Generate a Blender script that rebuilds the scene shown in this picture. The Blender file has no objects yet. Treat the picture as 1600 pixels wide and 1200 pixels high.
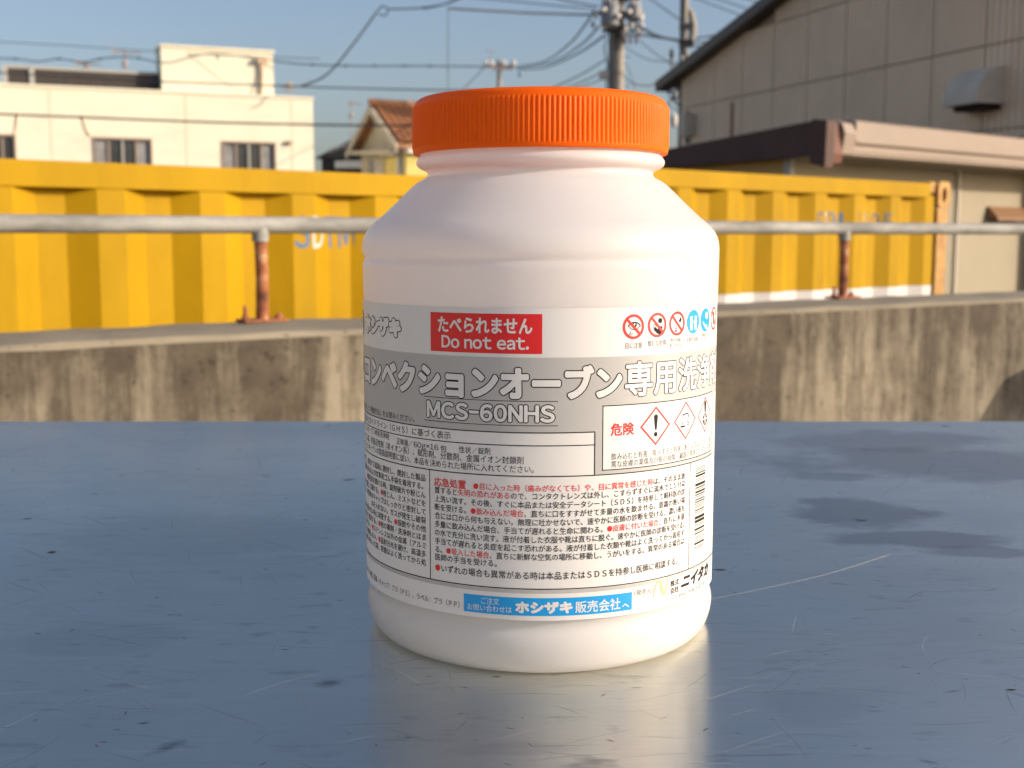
import bpy, bmesh, math, random
from mathutils import Vector, Matrix
R_ = math.radians
random.seed(7)
S = bpy.context.scene
COL = S.collection

# ------------------------------------------------------------------ camera, sky, sun, exposure
EYE = 0.1447                                     # camera height above the table top
F = 1890.0
PITCH = math.atan(228/1890.0)
cd = bpy.data.cameras.new("camera"); cam = bpy.data.objects.new("camera", cd); COL.objects.link(cam)
cd.sensor_width = 36; cd.lens = 36*F/1600; cd.clip_start = 0.01; cd.clip_end = 4000
cam.location = (0, 0, EYE); cam.rotation_euler = (math.pi/2-PITCH, 0, 0)
cd.dof.use_dof = True; cd.dof.focus_distance = 0.392; cd.dof.aperture_fstop = 24
S.camera = cam

SUN_AZ, SUN_EL = R_(77), R_(20)                  # azimuth counted from the camera side (-Y) towards +X
sun_dir = Vector((math.sin(SUN_AZ)*math.cos(SUN_EL), -math.cos(SUN_AZ)*math.cos(SUN_EL), math.sin(SUN_EL)))
w = bpy.data.worlds.new("World"); S.world = w; w.use_nodes = True
nt = w.node_tree; nt.nodes.clear()
sky = nt.nodes.new("ShaderNodeTexSky"); sky.sky_type = 'NISHITA'; sky.sun_disc = False
sky.sun_elevation = SUN_EL; sky.sun_rotation = math.atan2(sun_dir.x, sun_dir.y)
sky.air_density = 1.0; sky.dust_density = 3.0; sky.ozone_density = 1.6
bg = nt.nodes.new("ShaderNodeBackground"); bg.inputs[1].default_value = 0.15
wo = nt.nodes.new("ShaderNodeOutputWorld")
wb = nt.nodes.new("ShaderNodeMix"); wb.data_type = 'RGBA'; wb.blend_type = 'MULTIPLY'; wb.inputs[0].default_value = 1
wb.inputs[7].default_value = (1.02, .98, 1.02, 1)        # white balance of the camera
nt.links.new(sky.outputs[0], wb.inputs[6]); nt.links.new(wb.outputs[2], bg.inputs[0]); nt.links.new(bg.outputs[0], wo.inputs[0])
sl = bpy.data.lights.new("sun", 'SUN'); sl.energy = 4.0; sl.angle = R_(0.53); sl.color = (1.0, 0.84, 0.66)
so = bpy.data.objects.new("sun", sl); COL.objects.link(so)
so.rotation_euler = sun_dir.to_track_quat('Z', 'Y').to_euler()
S.view_settings.view_transform = 'Standard'; S.view_settings.look = 'None'
S.view_settings.gamma = 1; S.view_settings.use_curve_mapping = False
S.view_settings.exposure = 0.15
S.render.engine = 'CYCLES'
S.cycles.max_bounces = 8
try:
    S.cycles.use_denoising = True
except Exception: pass

# ------------------------------------------------------------------ materials
def mat(name, col, rough=0.6, metal=0.0, spec=0.5, var=0.0, scale=5.0, stretch=(1,1,1), bump=0.0, bscale=40.0, col2=None, sss=0.0, sssr=0.004, detail=6, coat=0.0, bdist=0.002, sssc=(1,.8,.7), trans=0.0, tcol=(.9,.7,.55)):
    m = bpy.data.materials.new(name); m.use_nodes = True
    t = m.node_tree; N = t.nodes; L = t.links
    b = N["Principled BSDF"]
    b.inputs["Base Color"].default_value = (*col, 1); b.inputs["Roughness"].default_value = rough
    b.inputs["Metallic"].default_value = metal
    b.inputs["Specular IOR Level"].default_value = spec
    b.inputs["Coat Weight"].default_value = coat
    if sss:
        b.inputs["Subsurface Weight"].default_value = sss
        b.inputs["Subsurface Radius"].default_value = sssc
        b.inputs["Subsurface Scale"].default_value = sssr
    if trans:       # thin translucent wall: part of the light passes through to the other side
        tr = N.new("ShaderNodeBsdfTranslucent"); tr.inputs[0].default_value = (*tcol, 1)
        mx = N.new("ShaderNodeMixShader"); mx.inputs[0].default_value = trans
        L.new(b.outputs[0], mx.inputs[1]); L.new(tr.outputs[0], mx.inputs[2]); L.new(mx.outputs[0], N["Material Output"].inputs["Surface"])
    tc = N.new("ShaderNodeTexCoord"); mp = N.new("ShaderNodeMapping"); mp.inputs["Scale"].default_value = stretch
    L.new(tc.outputs["Object"], mp.inputs[0])
    if var or col2:
        n = N.new("ShaderNodeTexNoise"); n.inputs["Scale"].default_value = scale; n.inputs["Detail"].default_value = detail
        n.inputs["Roughness"].default_value = 0.65
        L.new(mp.outputs[0], n.inputs["Vector"])
        cr = N.new("ShaderNodeValToRGB")
        c2 = col2 or tuple(c*(1-var) for c in col)
        cr.color_ramp.elements[0].position = 0.32; cr.color_ramp.elements[0].color = (*c2, 1)
        cr.color_ramp.elements[1].position = 0.62; cr.color_ramp.elements[1].color = (*[min(1, c*(1+var*0.3)) for c in col], 1)
        L.new(n.outputs["Fac"], cr.inputs[0]); L.new(cr.outputs[0], b.inputs["Base Color"])
    if bump:
        n2 = N.new("ShaderNodeTexNoise"); n2.inputs["Scale"].default_value = bscale; n2.inputs["Detail"].default_value = 5
        L.new(mp.outputs[0], n2.inputs["Vector"])
        bp = N.new("ShaderNodeBump"); bp.inputs["Strength"].default_value = bump; bp.inputs["Distance"].default_value = bdist
        L.new(n2.outputs["Fac"], bp.inputs["Height"]); L.new(bp.outputs[0], b.inputs["Normal"])
    return m

M = {}
M['hdpe'] = mat('white_plastic', (.93,.935,.94), .30, sss=.25, sssr=.005, bump=.05, bscale=60, bdist=.001, trans=.45, tcol=(.97,.94,.92))
M['cap'] = mat('orange_plastic', (.92,.14,.003), .45, spec=.15, sss=.4, sssr=.005, sssc=(1,.22,.05), trans=.12, tcol=(.95,.06,.0), bump=.04, bscale=120, bdist=.0005)
M['label_white'] = mat('label_paper', (.69,.685,.685), .42, bump=.06, bscale=90, bdist=.0004)
M['label_edge'] = mat('label_edge', (.66,.74,.64), .4)
M['silver'] = mat('silver_ink', (.425,.425,.425), .42, metal=0.0)
M['ink'] = mat('black_ink', (.016,.015,.016), .7, spec=.2)
M['ink_grey'] = mat('grey_ink', (.12,.11,.11), .45)
M['red'] = mat('red_ink', (.68,.015,.018), .42)
M['cyan'] = mat('blue_ink', (.0,.30,.72), .42)
M['gold'] = mat('gold_ink', (.50,.38,.20), .4)
M['yellow'] = mat('yellow_container_paint', (.465,.275,.002), .66, spec=.18, var=.20, scale=2.6, stretch=(1,1,.35), bump=.25, bscale=5, bdist=.006)
M['yellow_rust'] = mat('rusty_yellow_paint', (.60,.36,.10), .65, col2=(.34,.16,.05), scale=9)
M['white_paint'] = mat('white_band_paint', (.74,.72,.69), .5, var=.12, scale=4)
M['hole'] = mat('dark_hollow', (.02,.012,.008), .9)
M['galv'] = mat('galvanised_pipe', (.35,.35,.325), .75, metal=.1, var=.45, scale=16, stretch=(.4,1,1), bump=.25, bscale=60)
M['rust'] = mat('rusty_steel', (.42,.16,.07), .8, col2=(.16,.05,.025), scale=30, bump=.4, bscale=90)
M['rail_post'] = None
M['beige'] = mat('beige_render', (.88,.83,.65), .85, var=.10, scale=.8, stretch=(1,1,2.5), bump=.1, bscale=8, bdist=.01)
M['beige_light'] = mat('pale_render', (.85,.82,.65), .85, var=.04, scale=.7)
M['frame'] = mat('window_frame', (.34,.27,.22), .5)
M['frame_grey'] = mat('grey_frame', (.42,.42,.38), .6)
M['glass'] = mat('dark_glass', (.05,.055,.06), .12, var=.4, scale=1.5, spec=.6)
M['curtain'] = mat('curtain_cloth', (.30,.30,.30), .9, var=.3, scale=5)
M['dark_panel'] = mat('dark_louvre', (.055,.045,.04), .7, var=.3, scale=3)
M['siding'] = mat('brown_grey_siding', (.84,.655,.47), .6, spec=.2, var=.08, scale=1.2, stretch=(1,1,.5))
M['siding_trim'] = mat('siding_joint', (.42,.32,.23), .7)
M['rake'] = mat('brown_trim_metal', (.06,.04,.028), .5, var=.2, scale=3)
M['hood'] = mat('grey_hood_metal', (.62,.54,.43), .9, spec=.1, var=.12, scale=4)
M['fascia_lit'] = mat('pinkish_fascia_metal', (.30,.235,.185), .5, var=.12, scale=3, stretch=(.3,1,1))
M['fascia_shaded'] = mat('shaded_brown_fascia', (.095,.052,.042), .6, spec=.3, var=.2, scale=2)  # darker copy of the fascia metal, shade of the left-facing side put into the colour
M['hut_wall'] = mat('cream_hut_wall', (.33,.29,.205), .7, var=.05, scale=1.2)
M['hut_side'] = mat('ochre_hut_wall', (.55,.36,.11), .7, var=.15, scale=2)
M['dark_rust'] = mat('dark_rusty_flashing', (.17,.07,.045), .7, var=.3, scale=20)
M['brown_vent'] = mat('brown_vent_metal', (.25,.14,.07), .5, var=.15, scale=8)
M['tile'] = mat('orange_brown_tile', (.42,.19,.075), .45, col2=(.26,.11,.05), scale=3)
M['tile_dark'] = mat('charcoal_tile', (.06,.055,.055), .4, col2=(.03,.028,.03), scale=6)
M['cream_wall'] = mat('cream_stucco', (.52,.47,.36), .85, var=.08, scale=2)
M['yellow_lit_wall'] = mat('yellow_lit_stucco', (.72,.60,.20), .85, var=.06, scale=2)  # house wall with the yellow light on it put into the colour
M['white_trim'] = mat('white_trim', (.72,.68,.60), .6)
M['conc_pole'] = mat('pole_concrete', (.36,.33,.28), .8, var=.15, scale=4)
M['cable'] = mat('black_cable', (.045,.05,.055), .6)
M['tr_grey'] = mat('transformer_paint', (.20,.21,.23), .5, var=.15, scale=3)
M['ceramic'] = mat('white_ceramic', (.75,.72,.66), .3)
M['antenna'] = mat('antenna_metal', (.40,.33,.30), .5)
M['asphalt'] = mat('asphalt', (.055,.054,.052), .9, var=.35, scale=3, bump=.5, bscale=80)
M['slab'] = mat('platform_concrete', (.27,.25,.22), .9, var=.25, scale=2, bump=.3, bscale=50)
M['wood'] = mat('old_timber', (.20,.13,.08), .85, var=.4, scale=6)
M['drum'] = mat('blue_plastic_drum', (.04,.09,.25), .45)
M['steel_leg'] = mat('steel_leg', (.45,.45,.46), .35, metal=1)

def post_mat():
    m = mat('rust_and_old_paint', (.42,.16,.07), .8, bump=.4, bscale=60)
    N = m.node_tree.nodes; L = m.node_tree.links; b = N["Principled BSDF"]
    tc = N.new("ShaderNodeTexCoord"); n = N.new("ShaderNodeTexNoise"); n.inputs["Scale"].default_value = 26; n.inputs["Detail"].default_value = 7
    L.new(tc.outputs["Object"], n.inputs["Vector"])
    cr = N.new("ShaderNodeValToRGB"); e = cr.color_ramp.elements
    e[0].position = .30; e[0].color = (.10,.035,.02,1); e[1].position = .50; e[1].color = (.33,.11,.045,1)
    x = e.new(.60); x.color = (.46,.22,.11,1); x = e.new(.66); x.color = (.60,.50,.38,1)
    L.new(n.outputs["Fac"], cr.inputs[0]); L.new(cr.outputs[0], b.inputs["Base Color"])
    return m
M['rail_post'] = post_mat()

def concrete_mat():
    m = bpy.data.materials.new('stained_concrete'); m.use_nodes = True
    N = m.node_tree.nodes; L = m.node_tree.links; b = N["Principled BSDF"]; b.inputs["Roughness"].default_value = .92
    tc = N.new("ShaderNodeTexCoord")
    def noise(scale, st, det=6, rg=.6, off=(0,0,0)):
        mp = N.new("ShaderNodeMapping"); mp.inputs["Scale"].default_value = st; mp.inputs["Location"].default_value = off
        L.new(tc.outputs["Object"], mp.inputs[0])
        n = N.new("ShaderNodeTexNoise"); n.inputs["Scale"].default_value = scale; n.inputs["Detail"].default_value = det; n.inputs["Roughness"].default_value = rg
        L.new(mp.outputs[0], n.inputs["Vector"]); return n.outputs["Fac"]
    def ramp(f, stops):
        cr = N.new("ShaderNodeValToRGB"); e = cr.color_ramp.elements
        e[0].position, e[0].color = stops[0][0], (*stops[0][1], 1); e[1].position, e[1].color = stops[-1][0], (*stops[-1][1], 1)
        for p, c in stops[1:-1]:
            x = e.new(p); x.color = (*c, 1)
        L.new(f, cr.inputs[0]); return cr.outputs[0]
    def math_(op, a, bb):
        x = N.new("ShaderNodeMath"); x.operation = op
        for i, v in enumerate((a, bb)):
            if isinstance(v, (int, float)): x.inputs[i].default_value = v
            else: L.new(v, x.inputs[i])
        return x.outputs[0]
    def mixc(f, a, bb, mode='MIX'):
        x = N.new("ShaderNodeMix"); x.data_type = 'RGBA'; x.blend_type = mode
        if isinstance(f, (int, float)): x.inputs[0].default_value = f
        else: L.new(f, x.inputs[0])
        L.new(a, x.inputs[6]); L.new(bb, x.inputs[7]); return x.outputs[2]
    base = ramp(noise(2.2, (1,1,1)), [(.3,(.185,.16,.115)), (.7,(.315,.275,.20))])
    # black mould runs down from the coping: stronger towards the top of the face
    sep = N.new("ShaderNodeSeparateXYZ"); L.new(tc.outputs["Object"], sep.inputs[0])
    run = noise(15.0, (1,1,.09), 6, .7)
    blot = noise(3.0, (1,1,.7), 6, .7, (4.3,0,2))
    fade = N.new("ShaderNodeMapRange"); fade.inputs[1].default_value = -.42; fade.inputs[2].default_value = -.02
    fade.inputs[3].default_value = -.19; fade.inputs[4].default_value = .13; L.new(sep.outputs[2], fade.inputs[0])
    f = math_('ADD', math_('SUBTRACT', math_('ADD', math_('MULTIPLY', run, 1.5), math_('MULTIPLY', blot, 1.7)), 1.05), fade.outputs[0])
    dark = ramp(f, [(.36,(0,0,0)), (.50,(.45,.45,.45)), (.72,(1,1,1))])
    # nothing grows on the swept coping itself
    geo = N.new("ShaderNodeNewGeometry"); sg = N.new("ShaderNodeSeparateXYZ"); L.new(geo.outputs["True Normal"], sg.inputs[0])
    up = math_('LESS_THAN', sg.outputs[2], .5)
    edge = math_('LESS_THAN', sep.outputs[2], -.013)
    dk = math_('MULTIPLY', math_('MULTIPLY', dark, up), math_('MULTIPLY', edge, .93))
    mould = ramp(noise(25, (1,1,1)), [(.3,(.045,.035,.024)), (.7,(.10,.08,.055))])
    c = mixc(dk, base, mould)
    speck = ramp(noise(55, (1,1,1), 3, .5), [(.28,(.45,.42,.38)), (.36,(1,1,1))])
    c = mixc(.8, c, speck, 'MULTIPLY')
    spots = ramp(noise(14, (1,1,1), 2, .5, (9,1,3)), [(.22,(.3,.26,.22)), (.28,(1,1,1))])
    c = mixc(.9, c, spots, 'MULTIPLY')
    L.new(c, b.inputs["Base Color"])
    bp = N.new("ShaderNodeBump"); bp.inputs["Strength"].default_value = .5; bp.inputs["Distance"].default_value = .004
    L.new(noise(60, (1,1,1), 6, .7), bp.inputs["Height"]); L.new(bp.outputs[0], b.inputs["Normal"])
    return m
M['concrete'] = concrete_mat()

def steel_mat():
    m = bpy.data.materials.new('brushed_stainless_steel'); m.use_nodes = True
    N = m.node_tree.nodes; L = m.node_tree.links; b = N["Principled BSDF"]
    tc = N.new("ShaderNodeTexCoord")
    def mapping(st, loc=(0,0,0), rot=(0,0,0)):
        mp = N.new("ShaderNodeMapping"); mp.inputs["Scale"].default_value = st; mp.inputs["Location"].default_value = loc; mp.inputs["Rotation"].default_value = rot
        L.new(tc.outputs["Object"], mp.inputs[0]); return mp.outputs[0]
    def noise(scale, st, det=6, rg=.6, loc=(0,0,0), rot=(0,0,0), dist=0):
        n = N.new("ShaderNodeTexNoise"); n.inputs["Scale"].default_value = scale; n.inputs["Detail"].default_value = det
        n.inputs["Roughness"].default_value = rg; n.inputs["Distortion"].default_value = dist
        L.new(mapping(st, loc, rot), n.inputs["Vector"]); return n.outputs["Fac"]
    def ramp(f, stops):
        cr = N.new("ShaderNodeValToRGB"); e = cr.color_ramp.elements
        e[0].position, e[0].color = stops[0][0], (*stops[0][1], 1); e[1].position, e[1].color = stops[-1][0], (*stops[-1][1], 1)
        for p, c in stops[1:-1]:
            x = e.new(p); x.color = (*c, 1)
        L.new(f, cr.inputs[0]); return cr.outputs[0]
    def mixc(f, a, bb, mode='MIX'):
        x = N.new("ShaderNodeMix"); x.data_type = 'RGBA'; x.blend_type = mode
        if isinstance(f, (int, float)): x.inputs[0].default_value = f
        else: L.new(f, x.inputs[0])
        for i, v in ((6, a), (7, bb)):
            if isinstance(v, tuple): x.inputs[i].default_value = (*v, 1)
            else: L.new(v, x.inputs[i])
        return x.outputs[2]
    g = lambda v: (v, v, v)
    c = ramp(noise(4, (1,1,1), 4, .5), [(.28, (.75,.735,.64)), (.72, (.93,.91,.79))])
    fine = ramp(noise(190, (.30, 5, 1), 4, .6), [(.3, g(.955)), (.7, g(1.025))])
    c = mixc(1, c, fine, 'MULTIPLY')
    st2 = ramp(noise(9, (.5, 3.5, 1), 6, .7, (3,3,0)), [(.35, g(.97)), (.65, g(1.02))])
    c = mixc(1, c, st2, 'MULTIPLY')
    wk = ramp(noise(70, (.8, 2.2, 1), 4, .6, (6,1,0)), [(.60, g(1)), (.72, g(.80))])
    c = mixc(1, c, wk, 'MULTIPLY')
    # smudges and brown specks
    sm = ramp(noise(16, (1,1.6,1), 4, .55, (2.2,5,0)), [(.70, g(0)), (.78, g(1))])
    c = mixc(sm, c, (.20,.20,.21))
    br = ramp(noise(38, (1,2,1), 2, .5, (4,3,0)), [(.745, g(0)), (.77, g(1))])
    c = mixc(br, c, (.20,.11,.06))
    # particular marks: (x, y, rx, ry, angle, strength, colour)
    def mark(x0, y0, rx, ry, ang, amt, col, soft=.45, rag=.35, ns=45):
        nonlocal c
        mp = N.new("ShaderNodeVectorMath"); mp.operation = 'SUBTRACT'; L.new(tc.outputs["Object"], mp.inputs[0]); mp.inputs[1].default_value = (x0, y0, 0)
        rt = N.new("ShaderNodeVectorRotate"); rt.rotation_type = 'Z_AXIS'; rt.inputs["Angle"].default_value = -ang; L.new(mp.outputs[0], rt.inputs[0])
        sc = N.new("ShaderNodeVectorMath"); sc.operation = 'MULTIPLY'; L.new(rt.outputs[0], sc.inputs[0]); sc.inputs[1].default_value = (1/rx, 1/ry, 0)
        ln = N.new("ShaderNodeVectorMath"); ln.operation = 'LENGTH'; L.new(sc.outputs[0], ln.inputs[0])
        nn = noise(130 if ns == 45 else ns, (1,1.5,1), 7, .62, (x0*9, y0*7, 0))
        ad = N.new("ShaderNodeMath"); ad.operation = 'MULTIPLY_ADD'; L.new(nn, ad.inputs[0]); ad.inputs[1].default_value = rag*2; L.new(ln.outputs["Value"], ad.inputs[2])
        mk = ramp(ad.outputs[0], [(max(0, 1-soft), g(1)), (1.0, g(0))])
        m2 = N.new("ShaderNodeMath"); m2.operation = 'MULTIPLY'; L.new(mk, m2.inputs[0]); m2.inputs[1].default_value = amt
        c = mixc(m2.outputs[0], c, col)
    for q in MARKS: mark(*q)
    L.new(c, b.inputs["Base Color"])
    b.inputs["Metallic"].default_value = 1.0
    rr = ramp(noise(7, (1,1,1), 4, .6, (1,1,1)), [(.3, g(.285)), (.7, g(.37))])
    L.new(rr, b.inputs["Roughness"])
    b.inputs["Anisotropic"].default_value = 1.0
    tg = N.new("ShaderNodeTangent"); tg.direction_type = 'UV_MAP'; tg.uv_map = 'brush'
    L.new(tg.outputs[0], b.inputs["Tangent"])
    bp = N.new("ShaderNodeBump"); bp.inputs["Strength"].default_value = .05; bp.inputs["Distance"].default_value = .0005
    L.new(noise(14, (1,1,1), 5, .5), bp.inputs["Height"]); L.new(bp.outputs[0], b.inputs["Normal"])
    return m
MARKS = []

# ------------------------------------------------------------------ object helpers
def link(o, parent=None):
    COL.objects.link(o)
    if parent: o.parent = parent
    return o
def tag(o, label=None, cat=None, group=None, kind=None):
    if label: o['label'] = label
    if cat: o['category'] = cat
    if group: o['group'] = group
    if kind: o['kind'] = kind
    return o
def empty(name, loc=(0,0,0), rz=0, label=None, cat=None, group=None):
    o = bpy.data.objects.new(name, None); o.empty_display_size = .05
    o.location = loc; o.rotation_euler = (0,0,rz)
    link(o); return tag(o, label, cat, group)
def copy_tree(o, parent=None):
    c = o.copy(); link(c)
    if parent: c.parent = parent
    for ch in list(o.children): copy_tree(ch, c)
    return c

class MB:
    def __init__(s): s.v = []; s.f = []
    def box(s, x0, x1, y0, y1, z0, z1):
        n = len(s.v)
        s.v += [(x0,y0,z0),(x1,y0,z0),(x1,y1,z0),(x0,y1,z0),(x0,y0,z1),(x1,y0,z1),(x1,y1,z1),(x0,y1,z1)]
        s.f += [tuple(n+i for i in q) for q in ((3,2,1,0),(4,5,6,7),(0,1,5,4),(1,2,6,5),(2,3,7,6),(3,0,4,7))]; return s
    def prism(s, poly, axis, a, b):
        """poly: list of 2D points; extruded along axis from a to b"""
        n = len(s.v); k = len(poly)
        def p(q, t):
            return {'x': (t, q[0], q[1]), 'y': (q[0], t, q[1]), 'z': (q[0], q[1], t)}[axis]
        s.v += [p(q, a) for q in poly] + [p(q, b) for q in poly]
        s.f += [tuple(range(n, n+k)), tuple(range(n+2*k-1, n+k-1, -1))]
        s.f += [(n+i, n+(i+1) % k, n+k+(i+1) % k, n+k+i) for i in range(k)]; return s
    def tube(s, pts, r, seg=8, caps=True):
        pts = [Vector(p) for p in pts]; n0 = len(s.v); prev = None
        rs = r if isinstance(r, (list, tuple)) else [r]*len(pts)
        for i, p in enumerate(pts):
            d = (pts[min(i+1, len(pts)-1)]-pts[max(i-1, 0)]).normalized()
            up = Vector((0,0,1)) if abs(d.z) < .95 else Vector((1,0,0))
            a = d.cross(up).normalized(); b2 = a.cross(d).normalized()
            for k in range(seg):
                t = 2*math.pi*k/seg
                s.v.append(tuple(p+a*math.cos(t)*rs[i]+b2*math.sin(t)*rs[i]))
        for i in range(len(pts)-1):
            for k in range(seg):
                a0 = n0+i*seg+k; a1 = n0+i*seg+(k+1) % seg
                s.f.append((a0, a1, a1+seg, a0+seg))
        if caps:
            s.f.append(tuple(range(n0+seg-1, n0-1, -1))); e = n0+(len(pts)-1)*seg; s.f.append(tuple(range(e, e+seg)))
        return s
    def lathe(s, prof, seg=24, c=(0,0,0)):
        n0 = len(s.v)
        for r, z in prof:
            for k in range(seg):
                t = 2*math.pi*k/seg; s.v.append((c[0]+r*math.cos(t), c[1]+r*math.sin(t), c[2]+z))
        for i in range(len(prof)-1):
            for k in range(seg):
                a0 = n0+i*seg+k; a1 = n0+i*seg+(k+1) % seg
                s.f.append((a0, a1, a1+seg, a0+seg))
        s.f.append(tuple(range(n0+seg-1, n0-1, -1))); e = n0+(len(prof)-1)*seg; s.f.append(tuple(range(e, e+seg)))
        return s
    def build(s, name, m, parent=None, smooth=False, bevel=0, angle=35):
        me = bpy.data.meshes.new(name); me.from_pydata(s.v, [], s.f); me.materials.append(m)
        bm = bmesh.new(); bm.from_mesh(me); bmesh.ops.recalc_face_normals(bm, faces=bm.faces)
        if bevel:
            bmesh.ops.bevel(bm, geom=[e for e in bm.edges], offset=bevel, segments=2, affect='EDGES', profile=.6, clamp_overlap=True)
        bm.to_mesh(me); bm.free()
        if smooth:
            me.shade_smooth()
            me.set_sharp_from_angle(angle=R_(angle))
        o = bpy.data.objects.new(name, me); return link(o, parent)

# ray helper used only to choose where far things stand: a photo point at a chosen real distance Y in front of the camera
cp, sp = math.cos(PITCH), math.sin(PITCH)
def at(x, y, Y):
    X = (x-800)/F; V = (600-y)/F
    d = (X, cp+V*sp, -sp+V*cp); k = Y/d[1]
    return Vector((d[0]*k, Y, EYE+d[2]*k))

YARD = -2.25; DECK = -0.85

# ================================================================== SETTING
g = MB().box(-900, 900, -900, 1500, YARD-.3, YARD).build('ground', M['asphalt']); tag(g, 'dark asphalt yard beyond the concrete wall', kind='structure')
# raised platform on which table stands: bounded by the parapet wall line
TH = R_(34)                                       # direction of wall and railing
wu = Vector((math.cos(TH), math.sin(TH))); wm = Vector((-math.sin(TH), math.cos(TH)))
def wpt(t, d): return wu*t+wm*d
A, B_ = wpt(-8, 2.098), wpt(9, 2.098)
pl = [(A.x, A.y), (-8, -8), (14, -8), (B_.x, B_.y)]
g = MB().prism(pl, 'z', YARD, DECK).build('platform', M['slab']); tag(g, 'raised concrete platform the table stands on', kind='structure')

# parapet wall
WTOP = EYE-.172
wall = MB()
WL = 17.0; NX = 170; ys = [2.10, 2.10, 2.108, 2.20, 2.30, 2.405, 2.413, 2.413]; zs = [DECK-1.4-WTOP+.02, -.012, -.002, 0, 0, -.002, -.012, DECK-1.4-WTOP+.02]
random.seed(3)
for i in range(NX+1):
    t = i*WL/NX
    for k in range(8):
        jz = random.uniform(-.0028, .0020) if 0 < k < 7 else 0; jy = random.uniform(-.0018, .0018) if k in (1,2,5,6) else 0
        wall.v.append((t, ys[k]+jy, zs[k]+jz))
for i in range(NX):
    for k in range(7): a = i*8+k; wall.f.append((a, a+1, a+9, a+8))
wall.f.append(tuple(range(0, 8))); wall.f.append(tuple(range(NX*8+7, NX*8-1, -1)))
cw = wall.build('concrete_wall', M['concrete'])
cw.location = (-8*wu.x, -8*wu.y, WTOP); cw.rotation_euler = (0,0,TH)
tag(cw, 'low weathered concrete parapet wall with dark mould streaks under its pale coping', 'wall')

# railing on the wall
rail = empty('pipe_railing', (0,0,WTOP), TH, 'galvanised pipe handrail on rusty posts along the top of the concrete wall', 'railing')
RD = 2.372; RH = .199
rb = MB().tube([(-7.9,RD,RH), (0,RD,RH-.001), (4,RD,RH+.002), (8.8,RD,RH)], .0172, 16).build('top_pipe', M['galv'], rail, smooth=True)
first = None
for k in range(-4, 5):
    t = .974+1.78*k
    if t < -7 or t > 8.5: continue
    if first is None:
        p = MB().tube([(0,0,.005), (.002,0,.09), (0,0,RH-.008)], [.0135, .013, .0135], 14).build('post', M['rail_post'], rail, smooth=True)
        MB().tube([(0,0,RH-.034), (0,0,RH-.006)], .0172, 14).build('collar', M['galv'], p, smooth=True)
        bp_ = MB().box(-.048,.048,-.028,.028,0,.0055).build('base_plate', M['rust'], p, bevel=.0015)
        for dx in (-.037, .037):
            MB().lathe([(.0085,.0055),(.0085,.012),(.0048,.0125),(.0045,.030 if dx < 0 else .016),(.001,.036 if dx < 0 else .018)], 8, (dx,0,0)).build('anchor_bolt', M['rust'], p)
        first = p; p.location = (t, RD, 0)
    else:
        c = copy_tree(first, rail); c.location = (t, RD, 0)

# ================================================================== CONTAINERS
CT = R_(40.5)
cu = Vector((math.cos(CT), math.sin(CT))); cm = Vector((-math.sin(CT), math.cos(CT)))
CD = 3.10; PIT = .288; CREST = .074; SLOPE = .070; DEP = .036
def prof(t, ph):
    q = (t-ph) % PIT
    if q < CREST: return 0
    if q < CREST+SLOPE: return (q-CREST)/SLOPE*DEP
    if q < 2*CREST+SLOPE: return DEP
    return DEP*(1-(q-2*CREST-SLOPE)/(PIT-2*CREST-SLOPE))
def breaks(a, b, ph):
    out = [a, b]; k0 = int((a-ph)//PIT)-1
    for k in range(k0, int((b-ph)//PIT)+2):
        for o in (0, CREST, CREST+SLOPE, 2*CREST+SLOPE):
            v = ph+k*PIT+o
            if a+1e-4 < v < b-1e-4: out.append(v)
    return sorted(out)

def text_mesh(s, offset=0.0, res=3, shear=0.0, align='LEFT', mats=None, fmt=None):
    cu_ = bpy.data.curves.new('t', 'FONT'); cu_.body = s; cu_.size = 1; cu_.resolution_u = res; cu_.fill_mode = 'FRONT' if False else 'BOTH'
    cu_.offset = offset; cu_.shear = shear; cu_.align_x = align
    for mm in mats or []: cu_.materials.append(mm)
    if fmt:
        for i, k in enumerate(fmt): cu_.body_format[i].material_index = k
    o = bpy.data.objects.new('t', cu_); COL.objects.link(o)
    bpy.context.view_layer.update()
    me = bpy.data.meshes.new_from_object(o.evaluated_get(bpy.context.evaluated_depsgraph_get()))
    bpy.data.objects.remove(o); bpy.data.curves.remove(cu_)
    return me

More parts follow.
